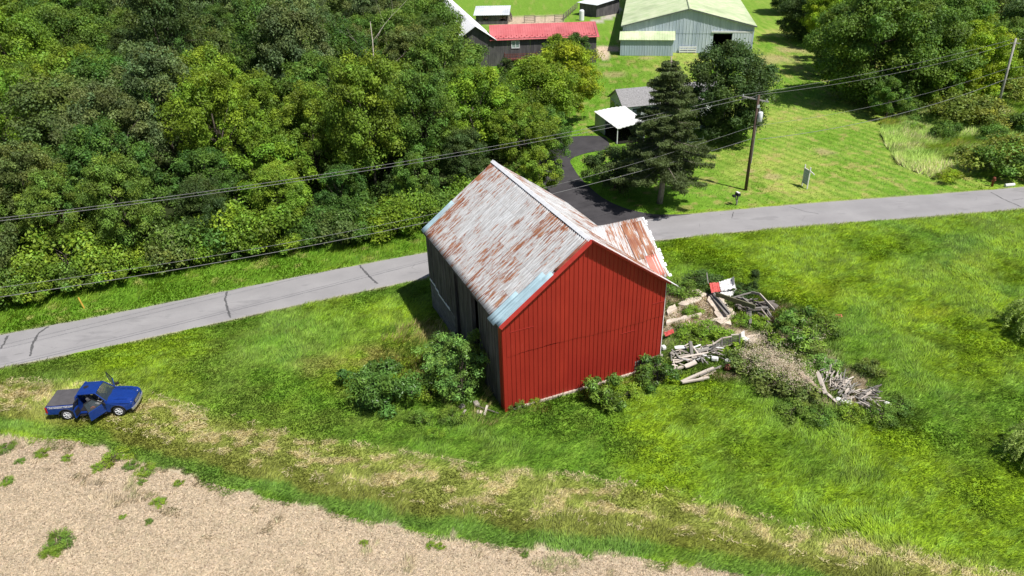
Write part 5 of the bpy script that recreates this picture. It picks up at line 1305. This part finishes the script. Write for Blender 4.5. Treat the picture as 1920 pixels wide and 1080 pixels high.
def gable_roof(mb, c0, c1, depth_v, ze, zr, oh=.4, m=0, sp=.9, rib=.045, og=.5):
    """roof over a rectangle whose front gable runs c0->c1 and which extends along depth_v; ridge along depth_v"""
    c0 = Vector((*c0, 0)); c1 = Vector((*c1, 0)); dv = Vector((*depth_v, 0)); u = (c1-c0); Wd = u.length; u /= Wd; vd = dv.normalized(); D = dv.length
    sl = (zr-ze)/(Wd/2)
    for s_, b in ((1, c0), (-1, c1)):
        k = int((D+2*og)/sp)
        a_ = []
        for i in range(k+1): a_ += [(i*sp, 0), (i*sp+sp*.88, 0), (i*sp+sp*.9, rib), (i*sp+sp*.98, rib)]
        a_ = [t for t in a_ if t[0] < D+2*og]+[(D+2*og, 0)]; vs = []
        for t, r_ in a_:
            e = b-u*s_*oh+vd*(t-og); rdg = b+u*s_*(Wd/2)+vd*(t-og)
            vs += [(e.x, e.y, ze-sl*oh+r_+.05), (rdg.x, rdg.y, zr+r_+.05)]
        mb.add(vs, [(2*i, 2*i+2, 2*i+3, 2*i+1) for i in range(len(a_)-1)], m)
M_SHEDW = ribmat('pale_blue_siding', (.36, .43, .52), (.56, .62, .69), (5, 5, .12)); M_SHEDR = ribmat('pale_green_roof', (.40, .50, .27), (.60, .63, .44), (.15, .15, .15), .55)
M_BARNBLK = boardmat('blackened_boards', (.060, .056, .060), (.115, .108, .11), (.17, .16, .16), 2)
s0 = np.array(G(1166, 98)); s1 = np.array(G(1409, 100.)); su = (s1-s0); SWd = np.linalg.norm(su); su /= SWd; sv = np.array([-su[1], su[0]])
se, sr = 4.75, 7.6
shed = empty('metal_shed', (s0[0], s0[1], 0), 0, 'large pale blue metal barn with a pale green roof and an open sliding door', 'barn')
def sl(t, b): q = su*t+sv*b; return (q[0], q[1])
mb = MB(); fz = lambda t: se+(sr-se)*(1-abs(2*t-1))
tdo0 = float((V(1335, 90, s0, s1)[:2]-s0) @ su); tdo1 = float((V(1370, 90, s0, s1)[:2]-s0) @ su); dz = float(V(1350, 61, s0, s1)[2])
ribbed_wall(mb, sl(0, 0), sl(tdo0, 0), 0, 3.4); ribbed_wall(mb, sl(tdo1, 0), sl(SWd, 0), 0, 3.4); ribbed_wall(mb, sl(tdo0, 0), sl(tdo1, 0), dz, 3.4)
ribbed_wall(mb, sl(0, -.03), sl(SWd, -.03), 3.38, lambda t: fz(t)); SD = 62
ribbed_wall(mb, sl(0, SD), sl(0, 0), 0, se); ribbed_wall(mb, sl(SWd, 0), sl(SWd, SD), 0, se); ribbed_wall(mb, sl(SWd, SD), sl(0, SD), 0, se)
mb.build('wall', M_SHEDW, shed)
mb = MB(); gable_roof(mb, sl(0, 0), sl(SWd, 0), tuple(sv*SD), se, sr, .35, og=.4); o = mb.build('roof', M_SHEDR, shed); solid(o, .05)
mb = MB(); mb.tube([(*sl(SWd/2, -.5), sr+.12), (*sl(SWd/2, SD+.5), sr+.12)], .16, 6); mb.build('ridge_cap', M_SHEDR, shed)
mb = MB(); a_ = Vector((*sl(-.35, -.45), se-.12)); b_ = Vector((*sl(SWd/2, -.45), sr)); c_ = Vector((*sl(SWd+.35, -.45), se-.12)); mb.beam(a_, b_, .06, .22); mb.beam(b_, c_, .06, .22); mb.build('rake_trim', simple('dark_trim', (.12, .14, .13), .6), shed)
mb = MB(); mb.beam((*sl(tdo0-.3, -.12), dz+.15), (*sl(SWd-.2, -.12), dz+.15), .12, .26); mb.build('door_track', M_WHITE_TRIM, shed)
mb = MB(); ribbed_wall(mb, sl(tdo1+.05, -.14), sl(min(SWd-.3, tdo1+(tdo1-tdo0)*1.9), -.14), .05, dz, .5); o = mb.build('sliding_door', ribmat('door_metal', (.52, .58, .64), (.58, .63, .68)), shed); solid(o, .04)
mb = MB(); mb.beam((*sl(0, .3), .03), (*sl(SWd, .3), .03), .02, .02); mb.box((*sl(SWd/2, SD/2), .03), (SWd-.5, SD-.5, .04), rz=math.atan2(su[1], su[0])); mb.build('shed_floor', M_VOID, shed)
# lean-to
l0 = np.array(G(1162.5, 104))-s0; lt0 = float(l0 @ su); lb = float(l0 @ sv); lw = float((V(1261.5, 100, s0+sv*lb, s1+sv*lb)[:2]-s0) @ su); lz = 2.75
mb = MB(); ribbed_wall(mb, sl(lt0, lb), sl(lw, lb), 0, lz, .45); ribbed_wall(mb, sl(lt0, 0), sl(lt0, lb), 0, lambda t: 3.6-(3.6-lz)*t); ribbed_wall(mb, sl(lw, lb), sl(lw, 0), 0, lambda t: lz+(3.6-lz)*t); mb.build('lean_to_wall', ribmat('lean_siding', (.36, .44, .52), (.42, .50, .57)), shed)
mb = MB(); vs = []
for t in np.arange(lt0-.25, lw+.3, .45): vs += [(*sl(t, lb-.3), lz), (*sl(t, .0), 3.75), (*sl(t+.38, lb-.3), lz), (*sl(t+.38, 0), 3.75), (*sl(t+.4, lb-.3), lz+.04), (*sl(t+.4, 0), 3.79)]
m_ = len(vs)//2; mb.add(vs, [(2*i, 2*i+2, 2*i+3, 2*i+1) for i in range(m_-1)]); o = mb.build('lean_to_roof', M_SHEDR, shed); solid(o, .04)
# white board panel in front
p0 = Vector((*G(1273, 99.5), 0)); p1 = Vector((*G(1305, 99.5), 0)); fp = empty('rail_fence', (p0.x, p0.y, 0), 0, 'white slatted rail panel leaning in front of the pale blue metal barn', 'fence panel')
for z_ in (.25, .65, 1.05): MB().beam((0, 0, z_), p1-p0+Vector((0, 0, z_)), .05, .24).build('rail', M_WHITE_TRIM, fp)
for t in (0.02, .5, .98): MB().beam((p1-p0)*t+Vector((0, .06, 0)), (p1-p0)*t+Vector((0, .06, 1.2)), .07, .14).build('post', M_WHITE_TRIM, fp)

# --- red-roofed long barn with the white barn behind
r0 = np.array(G(923.5, 124)); r1 = np.array(G(1117, 117.)); ru = r1-r0; RWd = np.linalg.norm(ru); ru /= RWd; rv_ = np.array([-ru[1], ru[0]])
def rl_(t, b): q = ru*t+rv_*b; return (q[0], q[1])
rb_ = empty('red_roofed_barn', (r0[0], r0[1], 0), 0, 'long dark wooden barn with a bright red metal roof and a small balcony', 'barn')
rze = float(V(1020, 70, r0, r1)[2])+.05; rd = 5.2; rrz = float(V(1000, 44, r0+rv_*rd, r1+rv_*rd)[2])
M_RROOF = ribmat('red_metal_roof', (.46, .11, .115), (.54, .16, .165), (.2, .2, .2), .45)
mb = MB()
def boards(mb, A, B, z0, z1, sp=.3, m=0):
    A = Vector((*A, 0)); B = Vector((*B, 0)); d = B-A; Ln = d.length; d /= Ln; k = int(Ln/sp); an = math.atan2(d.y, d.x)
    for i in range(k):
        t = (i+.5)/k; zz = z1(t) if callable(z1) else z1; p = A+d*(t*Ln); mb.box((p.x, p.y, (z0+zz)/2), (Ln/k-.02, .05+.05*random.random(), zz-z0), rz=an, m=m)
boards(mb, rl_(0, 0), rl_(RWd, 0), -.1, rze); boards(mb, rl_(RWd, 0), rl_(RWd, 2*rd), -.1, lambda t: rze+(rrz-rze)*(1-abs(2*t-1))); boards(mb, rl_(0, 2*rd), rl_(RWd, 2*rd), -.1, rze); boards(mb, rl_(0, 0), rl_(0, 2*rd), -.1, rze)
mb.build('wall', M_BARNBLK, rb_)
mb = MB(); vs = []; vb = []
for t in np.arange(-.3, RWd+.35, .42):
    for dt, rb2 in ((0, 0), (.36, 0), (.375, .04), (.41, .04)):
        vs += [(*rl_(t+dt, -.45), rze-.2+rb2), (*rl_(t+dt, rd), rrz+rb2)]; vb += [(*rl_(t+dt, rd), rrz+rb2), (*rl_(t+dt, 2*rd+.4), rze-.2+rb2)]
for q_ in (vs, vb): m_ = len(q_)//2; mb.add(q_, [(2*i, 2*i+2, 2*i+3, 2*i+1) for i in range(m_-1)])
o = mb.build('roof', M_RROOF, rb_); solid(o, .05)
mb = MB()
for r_ in (0, 1):
    for i, t in enumerate(np.arange(.3, RWd, .9)): q = rl_(t+.45*r_, .25+.55*r_); mb.box((*q, rze-.2+(rrz-rze+.2)*(.7+.55*r_)/(rd+.45)+.07), (.16, .08, .14), rz=math.atan2(ru[1], ru[0]))
mb.build('snow_guards', simple('snow_guard_red', (.30, .03, .04), .6), rb_)
wn0 = V(959.5, 90, r0, r1); wn1 = V(973.5, 76, r0, r1); ta = float((wn0[:2]-r0) @ ru); tb = float((wn1[:2]-r0) @ ru); za, zb_ = float(wn0[2]), float(wn1[2])
mb = MB(); an = math.atan2(ru[1], ru[0])
for t in (ta, (ta+tb)/2, tb): mb.box((*rl_(t, -.09), (za+zb_)/2), (.12, .08, zb_-za), rz=an)
for z_ in (za, zb_): mb.box((*rl_((ta+tb)/2, -.09), z_), (tb-ta+.12, .08, .12), rz=an)
fr = mb.build('window', M_WHITE_TRIM, rb_); MB().box((*rl_((ta+tb)/2, -.07), (za+zb_)/2), (tb-ta, .03, zb_-za), rz=an).build('pane', simple('old_glass', (.28, .36, .33), .15, .6, var=.3, scale=1), fr)
# the balcony
M_BALC = boardmat('red_brown_wood', (.13, .045, .04), (.19, .07, .06), (.09, .035, .03), 0)
t0, t1 = float((V(946, 96, r0, r1)[:2]-r0) @ ru), float((V(990, 96, r0, r1)[:2]-r0) @ ru)+1.5; zf = float(V(966, 106, r0, r1)[2])-.3; bo = 1.3
bal = MB(); bal.box((*rl_((t0+t1)/2, -bo/2), zf), (t1-t0, bo, .12), rz=an)
for t in np.arange(t0, t1+.01, (t1-t0)/12): bal.box((*rl_(t, -bo), zf+.5), (.08, .08, 1.0), rz=an)
for z_ in (.35, .7, 1.0): bal.box((*rl_((t0+t1)/2, -bo), zf+z_), (t1-t0, .06, .1), rz=an)
for t in (t0, t1): bal.box((*rl_(t, -bo/2), zf+1.0), (.06, bo, .1), rz=an); bal.box((*rl_(t, -bo/2), zf+.6), (.05, bo, .08), rz=an)
bal.build('balcony', M_BALC, rb_)
# white barn
pk = V(890, 48.5, r0, r1); ev = V(928, 73, r0, r1)
wu = (ev[:2]-pk[:2]); half = np.linalg.norm(wu); zpk = float(pk[2]); zev = float(ev[2])
bk = np.array(G(837.6, 0, zpk)); wd = bk-pk[:2]; wd /= np.linalg.norm(wd)
wb_ = empty('white_roofed_barn', (pk[0], pk[1], 0), 0, 'tall barn with a bright white metal roof half hidden by the woods', 'barn')
c0 = -ru*half; c1 = ru*half; WD_ = 75
# skew-free: ridge direction wd, use it for depth
mb = MB(); gable_roof(mb, tuple(c0), tuple(c1), tuple(wd*WD_), zev, zpk, .2, og=.6); o = mb.build('roof', ribmat('white_metal_roof', (.74, .75, .77), (.80, .80, .82), (.2, .2, .2), .45), wb_); solid(o, .06)
mb = MB(); boards(mb, tuple(c0), tuple(c1), -.1, lambda t: zev+(zpk-zev)*(1-abs(2*t-1))-.15); boards(mb, tuple(c0), tuple(c0+wd*WD_), -.1, zev-.2, .5); boards(mb, tuple(c1), tuple(c1+wd*WD_), -.1, zev-.2, .5); mb.build('wall', M_BARNBLK, wb_)
# grey run-in shed
def small_shed(name, label, corners_px, eave_px, roof_back, hfront, hback, wallmat, roofmat, open_front=True, depth=5.):
    a = np.array(G(*corners_px[0])); b = np.array(G(*corners_px[1])); u = b-a; Ln = np.linalg.norm(u); u /= Ln; v = np.array([-u[1], u[0]])
    e = empty(name, (a[0], a[1], 0), 0, label, 'shed'); P = lambda t, d: tuple(u*t+v*d)
    mb = MB(); boards(mb, P(0, depth), P(Ln, depth), 0, hback); boards(mb, P(0, 0), P(0, depth), 0, lambda t: hfront+(hback-hfront)*t); boards(mb, P(Ln, 0), P(Ln, depth), 0, lambda t: hfront+(hback-hfront)*t)
    if open_front:
        boards(mb, P(0, 0), P(Ln*.22, 0), 0, hfront); boards(mb, P(Ln*.4, 0), P(Ln*.78, 0), 0, hfront); boards(mb, P(Ln*.22, 0), P(Ln*.4, 0), 0, hfront*.42); boards(mb, P(Ln*.78, 0), P(Ln, 0), 0, hfront*.35)
    else: boards(mb, P(0, 0), P(Ln, 0), 0, hfront)
    mb.build('wall', wallmat, e)
    mb = MB(); vs = []
    for t in np.arange(-.5, Ln+.5, .5): vs += [(*P(t, -.5), hfront-.05), (*P(t, depth+.4), hback+.1), (*P(t+.42, -.5), hfront-.05), (*P(t+.42, depth+.4), hback+.1), (*P(t+.46, -.5), hfront), (*P(t+.46, depth+.4), hback+.15)]
    m_ = len(vs)//2; mb.add(vs, [(2*i, 2*i+2, 2*i+3, 2*i+1) for i in range(m_-1)]); o = mb.build('roof', roofmat, e); solid(o, .06)
    return e, a, u, v, Ln
M_GREYR = ribmat('grey_metal_roof', (.52, .55, .58), (.60, .63, .66), (.3, .3, .3))
small_shed('run_in_shed', 'low dark wooden animal shed with grey metal roof by the dirt paddock', [(893, 46), (951, 45)], None, None, 2.0, 2.9, M_BARNBLK, M_GREYR)
small_shed('black_shed', 'small black wooden shed with pale metal roof at the end of the gravel path', [(1087, 27.5), (1118, 32.5)], None, None, 2.7, 3.3, M_BARNBLK, M_GREYR, False, 7.5)
x, y = G(1090.5, 38); mb = MB(); mb.tube([(0, 0, 0), (0, 0, 2.0), (0, 0, 2.25)], [.55, .55, .35], 16); o = mb.build('feed_tank', M_WHITE_TRIM, loc=(x, y, 0), smooth=False); tag(o, 'small white upright tank in front of the black shed', 'tank')
# fences
M_FENCE = boardmat('fence_wood', (.12, .10, .085), (.20, .175, .15), (.25, .22, .19), 2)
def fence(pts, h, sp, rails, label, mt=M_FENCE, w=.12):
    P = [Vector((*G(*p), 0)) for p in pts]; e = empty('rail_fence', P[0], 0, label, 'fence')
    for i in range(len(P)-1):
        d = P[i+1]-P[i]; k = max(1, round(d.length/sp))
        for j in range(k+(1 if i == len(P)-2 else 0)): p = P[i]+d*j/k-P[0]; MB().box((p.x, p.y, h/2), (w*1.3, w*1.3, h)).build('post', mt, e)
        for r_ in rails: MB().beam(P[i]-P[0]+Vector((0, 0, h*r_)), P[i+1]-P[0]+Vector((0, 0, h*r_)), .05, w).build('rail', mt, e)
fence([(983, 42.5), (1002, 42)], 1.5, 3, (.25, .5, .75, .95), 'short solid wooden gate section left of the paddock fence')
fence([(1004, 42), (1040, 40.5)], 1.4, 2.2, (.9,), 'thin post and rail stretch in the middle of the paddock fence', w=.08)
fence([(1040, 41), (1056, 40.5)], 1.5, 3, (.25, .5, .75, .95), 'wooden gate section at the right corner of the paddock')
fence([(1057, 38), (1082, 16)], 1.4, 2.6, (.35, .65, .95), 'wooden rail fence running up from the paddock corner to the black shed')
fence([(952, 44), (960, 40), (955, 30)], 1.4, 2., (.3, .6, .9), 'short dark fence at the right end of the low animal shed')
fence([(1915, 112), (1990, 100)], 1.2, 3, (.4, .8), 'light rail fence glimpsed at the right edge behind the grey pole')

# --- house and carport
M_WSID = simple('white_siding', (.66, .70, .72), .6, .3, var=.08, scale=2); M_SHG = simple('grey_shingles', (.24, .235, .24), .9, .1, var=.3, scale=6, bump=.4)
h0 = np.array(G(1143, 213)); h1 = np.array(G(1161, 240)); hu = h1-h0; HWd = 5.2; hu /= np.linalg.norm(hu)
hv_ = np.array([-hu[1], hu[0]]);
if hv_[0] < 0: hv_ = -hv_
# gable end runs h0 -> h0+hu*HWd ; house extends to the right along hv_
hs_ = empty('house', (h0[0], h0[1], 0), 0, 'white single-storey house with a grey shingle roof behind the spruce', 'house')
he_, hr_z, HL = 2.5, 4.0, 15.
hu = np.array([.22, -.976]); hv_ = np.array([.976, .22])
def hp(t, b): q = hu*t+hv_*b; return (q[0], q[1])
mb = MB(); ghz = lambda t: he_+(hr_z-he_)*(1-abs(2*t-1))
mb.add([(*hp(0, 0), 0), (*hp(HWd, 0), 0), (*hp(HWd, 0), he_), (*hp(HWd/2, 0), hr_z), (*hp(0, 0), he_), (*hp(0, HL), 0), (*hp(HWd, HL), 0), (*hp(HWd, HL), he_), (*hp(HWd/2, HL), hr_z), (*hp(0, HL), he_)],
       [(0, 1, 2, 3, 4), (5, 9, 8, 7, 6), (1, 6, 7, 2), (0, 4, 9, 5)]); mb.build('wall', M_WSID, hs_)
mb = MB(); gable_roof(mb, hp(0, 0), hp(HWd, 0), tuple(hv_*HL), he_, hr_z, .35, sp=3, rib=.004, og=.3); o = mb.build('roof', M_SHG, hs_); solid(o, .1)
ha = math.atan2(hu[1], hu[0])
def hwin(t, b, w, h, z, gable):
    mb = MB(); x_, y_ = hp(t, b); an_ = ha if gable else ha+math.pi/2; off = Vector((-hv_[0], -hv_[1], 0))*.04 if gable else Vector((hu[0], hu[1], 0))*.04
    c_ = Vector((x_, y_, z))+off; mb.box(c_, (w+.2, .06, h+.2), rz=an_); f_ = mb.build('window', M_WHITE_TRIM, hs_); MB().box(c_+off*.8, (w, .06, h), rz=an_).build('pane', simple('dark_glass', (.04, .055, .06), .1, .6), f_)
hwin(1.2, 0, 1.5, 1.3, 1.45, True); hwin(3.1, 0, 1.0, 1.1, 1.5, True)
for b_ in (1.8, 5, 8.2, 11.2, 13.6): hwin(HWd, b_, 1.2, 1.0, 1.5, False)
mb = MB(); mb.box((*hp(HWd/2+.6, 9), hr_z+.3), (.6, .6, 1.2)); mb.build('chimney', M_STONE, hs_)
# carport with rippled white roof
k0 = np.array(G(1114, 209, 2.2)); k1 = np.array(G(1171, 199, 2.5)); k2 = np.array(G(1212, 229, 2.5)); k3 = np.array(G(1158, 241.5, 2.0))
kc = (k0+k1+k2+k3)/4; cp = empty('carport', (kc[0], kc[1], 0), 0, 'open carport with a bright white metal roof at the top of the driveway', 'carport')
Kp = [np.array([*(k-kc), z]) for k, z in ((k0, 2.2), (k1, 2.5), (k2, 2.5), (k3, 2.0))]
mb = MB(); kk = 24
for j in range(kk+1):
    for i in range(kk+1):
        p = (Kp[0]*(1-i/kk)+Kp[1]*i/kk)*(1-j/kk)+(Kp[3]*(1-i/kk)+Kp[2]*i/kk)*(j/kk); mb.v.append((p[0], p[1], p[2]+.10*math.sin(i/kk*3.1*1)+.04*math.sin(i*1.9)))
for j in range(kk):
    for i in range(kk): a = j*(kk+1)+i; mb.f.append((a, a+1, a+kk+2, a+kk+1)); mb.m.append(0)
o = mb.build('roof', simple('white_roof_metal', (.80, .80, .80), .5, .4, var=.05), cp); solid(o, .08)
mb = MB()
for (a, b) in ((0, 1), (0, 3), (1, 2)):
    A = Kp[a][:2]*.96; B = Kp[b][:2]*.96
    if (a, b) == (0, 3): B = A+(B-A)*.45
    mb.add([(*A, 0), (*B, 0), (*B, 2.0), (*A, 2.0)], [(0, 1, 2, 3)])
o = mb.build('wall', ribmat('carport_siding', (.36, .42, .42), (.42, .48, .47)), cp); solid(o, .08)
mb = MB(); mb.add([(*(k_[:2]*.97), .05) for k_ in Kp], [(0, 1, 2, 3)]); mb.build('floor_shade_sheet', M_VOID, cp)  # added dark sheet: carport shade painted in, covers the sunlit grass
for t in (1.0,): A = Kp[0][:2]*(1-t)+Kp[3][:2]*t; MB().box((A[0]*.95, A[1]*.95, .95), (.1, .1, 1.9)).build('post', M_WHITE_TRIM, cp)
A = Kp[2][:2]; MB().box((A[0]*.95, A[1]*.95, 1.2), (.1, .1, 2.4)).build('post', M_WHITE_TRIM, cp)
# white lattice porch bits behind the spruce
x, y = G(1296, 268); pc = empty('porch', (x, y, 0), .2, 'white open porch frame seen between the spruce and the dark round tree', 'porch')
MB().box((0, 0, 2.2), (2.2, 2.4, .12)).build('roof', M_WHITE_TRIM, pc)
for sx_ in (-1, 1):
    for sy_ in (-1, 1): MB().box((sx_, sy_*1.1, 1.1), (.1, .1, 2.2)).build('post', M_WHITE_TRIM, pc)
mb = MB(); mb.box((0, -1.1, .5), (2, .05, .08)); mb.box((0, -1.1, .85), (2, .05, .08)); mb.build('rail', M_WHITE_TRIM, pc)

# ================================================================== POLES, WIRES, SMALL THINGS
M_POLE = barkmat('creosote_pole', (.13, .09, .07), (.07, .05, .042)); M_POLEG = barkmat('grey_pole', (.42, .40, .38), (.30, .28, .27)); M_ALU = simple('dull_aluminium', (.50, .52, .54), .45, .4, .3); M_WIRE = simple('cable', (.22, .22, .22), .5, .4, .2)
px_, py_ = G(1398, 356); P1 = Vector((px_, py_, 0))
ld = Vector((-.94, -.34, 0)).normalized(); cdv = Vector((ld.y, -ld.x, 0))     # across the line
pole = empty('utility_pole', P1, 0, 'brown wooden utility pole with crossarm and transformer on the lawn by the road', 'utility pole')
MB().tube([(0, 0, -.3), (0.03, 0, 5), (.06, 0, 10.0)], [.17, .14, .11], 12).build('pole_shaft', M_POLE, pole, True)
ca = Vector((.93, -.36, 0)).normalized()
MB().beam(Vector((0, .14, 9.75))-ca*1.5, Vector((0, .14, 9.35))+ca*1.1, .1, .12).build('crossarm', M_POLEG, pole)
for t in (-1.4, -.1, .9): q_ = Vector((0, .14, 9.75-.15*(t+1.5)))+ca*t; MB().tube([q_, q_+Vector((0, 0, .12)), q_+Vector((0, 0, .24))], [.03, .06, .04], 8).build('insulator', M_ALU, pole)
MB().tube([(.42, -.1, 7.35), (.42, -.1, 7.4), (.42, -.1, 8.25), (.42, -.1, 8.35)], [.2, .25, .25, .18], 16).build('transformer', simple('transformer_grey', (.62, .64, .66), .4, .4), pole, True)
MB().tube([(.3, -.05, 8.35), (.32, -.08, 8.75)], [.05, .03], 8).build('bushing', M_ALU, pole); MB().box((.12, -.08, 8.9), (.25, .1, .3)).build('cutout', M_ALU, pole)
MB().tube([(.19, -.1, 7), (.17, -.12, 3)], [.03, .03], 6).build('conduit', M_POLEG, pole)
p2x, p2y = G(1867, 214); P2 = Vector((p2x, p2y, 0)); tv = V(1905, 72, (p2x, p2y), (p2x+1, p2y)); T2 = Vector(tv)-P2
pole2 = empty('utility_pole', P2, 0, 'weathered grey utility pole leaning right in the meadow', 'utility pole')
MB().tube([(0, 0, -.3), T2*.5, T2], [.18, .15, .12], 12).build('pole_shaft', M_POLEG, pole2, True)
MB().beam(T2*.94-ca*.5, T2*.94+ca*.6, .08, .1).build('crossarm', M_POLEG, pole2)
def wire(a, b, sag, r, label, ext=None):
    a = Vector(a); b = Vector(b); pts = []
    for i in range(41): t = i/40; p = a.lerp(b, t); p.z -= sag*4*t*(1-t); pts.append(p)
    o = MB().tube(pts, r*.72, 5).build('overhead_wire', M_WIRE); return tag(o, label, 'wire', 'overhead wires')
P0 = Vector((-46, 35, 0))
TOP = P1+Vector((0, .14, 9.9)); L0 = P0+Vector((0, 0, 13.7))
wire(TOP-ca*1.4, L0-ca*.7, 1.38, .022, 'upper of the paired top wires crossing the woods and the roof ridge')
wire(TOP-ca*.1, L0, 1.38, .022, 'lower of the paired top wires crossing the woods and the roof ridge')
wire(P1+Vector((0, 0, 6.9)), P0+Vector((0, 0, 9.8)), 2.54, .018, 'neutral wire running above the verge left of the barn, upper of two')
wire(P1+Vector((0, 0, 5.6)), P0+Vector((0, 0, 8.9)), 2.03, .026, 'communication cable above the verge left of the barn, lower of two')
wire(TOP-ca*1.4, P2+T2*.985-ca*.4, .5, .02, 'upper wire from the brown pole top to the grey pole top')
wire(TOP-ca*.1+Vector((0, 0, .1)), P2+T2*.965+ca*.3, .8, .02, 'lower wire from the brown pole top to the grey pole top')
wire(P1+Vector((0, 0, 6.9)), P2+T2*.62, .9, .018, 'middle wire between the two poles over the mown lawn')
wire(P1+Vector((.6, 0.2, 5.4)), P2+T2*.47, 1.1, .034, 'thick lowest cable between the two poles')
for a_, b_, lb in ((.985, 9.4, 'top wire leaving the grey pole to the right'), (.62, 6.8, 'middle wire leaving the grey pole to the right'), (.47, 5.4, 'lowest cable leaving the grey pole to the right')):
    wire(P2+T2*a_, P2+Vector((45, 16, b_)), .6, .022, lb)
# mailbox
x, y = G(1381, 384); mbx = empty('mailbox', (x, y, 0), .3, 'black mailbox with a white top on a wooden post at the roadside', 'mailbox')
MB().box((0, 0, .5), (.1, .1, 1.0)).build('post', M_BRD, mbx); MB().beam((-.1, 0, .4), (-.25, 0, .95), .07, .07).build('brace', M_BRD, mbx)
mb = MB(); mb.prism([(-.16, 0), (-.16, .18), (-.12, .27), (0, .31), (.12, .27), (.16, .18), (.16, 0)], -.28, .28); o = mb.build('box', M_BLK, mbx, loc=(0, 0, 1.0), bevel=.01)
MB().box((.02, .03, 1.33), (.22, .5, .03)).build('lid', M_SCWH, mbx)
MB().box((-.42, 0, 1.02), (.26, .36, .18)).build('paper_box', M_BLK, mbx)
# sign on two posts
a = Vector((*G(1503.5, 348), 0)); b = Vector((*G(1513, 354), 0)); b = a+(b-a).normalized()*.95; sg = empty('yard_sign', a, 0, 'blue-grey lettered yard sign in a white frame on the lawn', 'sign')
d = b-a; up = Vector((.0, .0, 1))
for p in (Vector(), d): MB().beam(p, p+Vector((0, 0, 2.35)), .1, .1).build('post', M_SCWH, sg)
MB().beam(Vector((0, 0, 1.95)), d+Vector((0, 0, 1.95)), .08, .1).build('top_rail', M_SCWH, sg)
MB().beam(d*.85+Vector((0, 0, 2.0)), d*1.75+Vector((0, -.1, 1.85)), .07, .09).build('bracket', M_SCWH, sg)
an_ = math.atan2(d.y, d.x); MB().box(d*.5+Vector((0, 0, 1.12)), (.82, .05, 1.5), rz=an_).build('panel', simple('sign_blue', (.30, .38, .46), .5, .3, var=.1), sg)
nrm = Vector((d.y, -d.x, 0)).normalized(); q = random.Random(4)
for z_, hh in ((1.62, .16), (1.36, .12), (1.12, .2), (.86, .12), (.62, .12)):
    x_ = .12; mb = MB()
    while x_ < .80:
        w_ = q.uniform(.05, .10); c_ = d.normalized()*(x_+w_/2)+Vector((0, 0, z_))+nrm*.032
        mb.box(c_, (.022, .01, hh), rz=an_); mb.box(c_+Vector((0, 0, hh*.4*q.choice([-1, 1]))), (w_*.8, .01, .022), rz=an_); x_ += w_+.03
    mb.build('text_line', M_WHITE_TRIM, sg)
# marker post, hydrant, culvert lid
x, y = G(158, 577); mb = MB(); mb.beam((0, 0, -.1), (-.22, .05, .95), .06, .09); o = mb.build('marker_post', simple('marker_orange', (.70, .42, .08), .6), loc=(x, y, 0)); tag(o, 'leaning yellow-orange marker stake on the verge by the woods', 'marker')
x, y = G(1860, 349); hy = empty('hydrant', (x, y, 0), 0, 'small rusty red hydrant standing in the weeds at the road edge', 'hydrant')
M_RST = simple('rusty_red', (.17, .05, .028), .8, var=.3); MB().tube([(0, 0, 0), (0, 0, .75), (0, 0, .8), (0, 0, .95), (0, 0, 1.02)], [.12, .12, .17, .15, .04], 12).build('barrel', M_RST, hy, True); MB().tube([(-.22, 0, .62), (.22, 0, .62)], [.07, .07], 10).build('nozzle', M_RST, hy)
x, y = G(1893, 349); mb = MB(); mb.tube([(-.5, 0, .1), (.5, .1, .12)], [.17, .17], 12); o = mb.build('culvert_pipe', M_SCWH, loc=(x, y, 0)); tag(o, 'short white culvert pipe end in the grass at the road edge', 'pipe')

# ================================================================== LIGHT
sd = Vector((4.42, -3.79, 10*1.0)); sd.normalize()
elev = math.asin(sd.z); az = math.atan2(sd.x, sd.y)      # azimuth clockwise from +Y
ln = bpy.data.lights.new('sun', 'SUN'); ln.energy = 4.9; ln.angle = R_(.53); ln.color = (1., .965, .90)
so = bpy.data.objects.new('sun', ln); COL.objects.link(so); so.rotation_euler = sd.to_track_quat('Z', 'Y').to_euler()
wld = bpy.data.worlds.new('World'); S.world = wld; wld.use_nodes = True; nt = wld.node_tree; nt.nodes.clear()
sky = nt.nodes.new('ShaderNodeTexSky'); sky.sky_type = 'NISHITA'; sky.sun_disc = False; sky.sun_elevation = elev; sky.sun_rotation = az; sky.air_density = 1.0; sky.dust_density = 1.2
bg = nt.nodes.new('ShaderNodeBackground'); bg.inputs[1].default_value = .068; wo = nt.nodes.new('ShaderNodeOutputWorld'); nt.links.new(sky.outputs[0], bg.inputs[0]); nt.links.new(bg.outputs[0], wo.inputs[0])
S.view_settings.view_transform = 'Standard'; S.view_settings.look = 'None'; S.view_settings.exposure = 0.35; S.view_settings.gamma = 1
S.render.engine = 'CYCLES'; S.cycles.max_bounces = 6; S.cycles.diffuse_bounces = 3; S.cycles.transmission_bounces = 3; S.cycles.transparent_max_bounces = 6
# objects that never got a category: give labelled ones one, keep the setting as structure
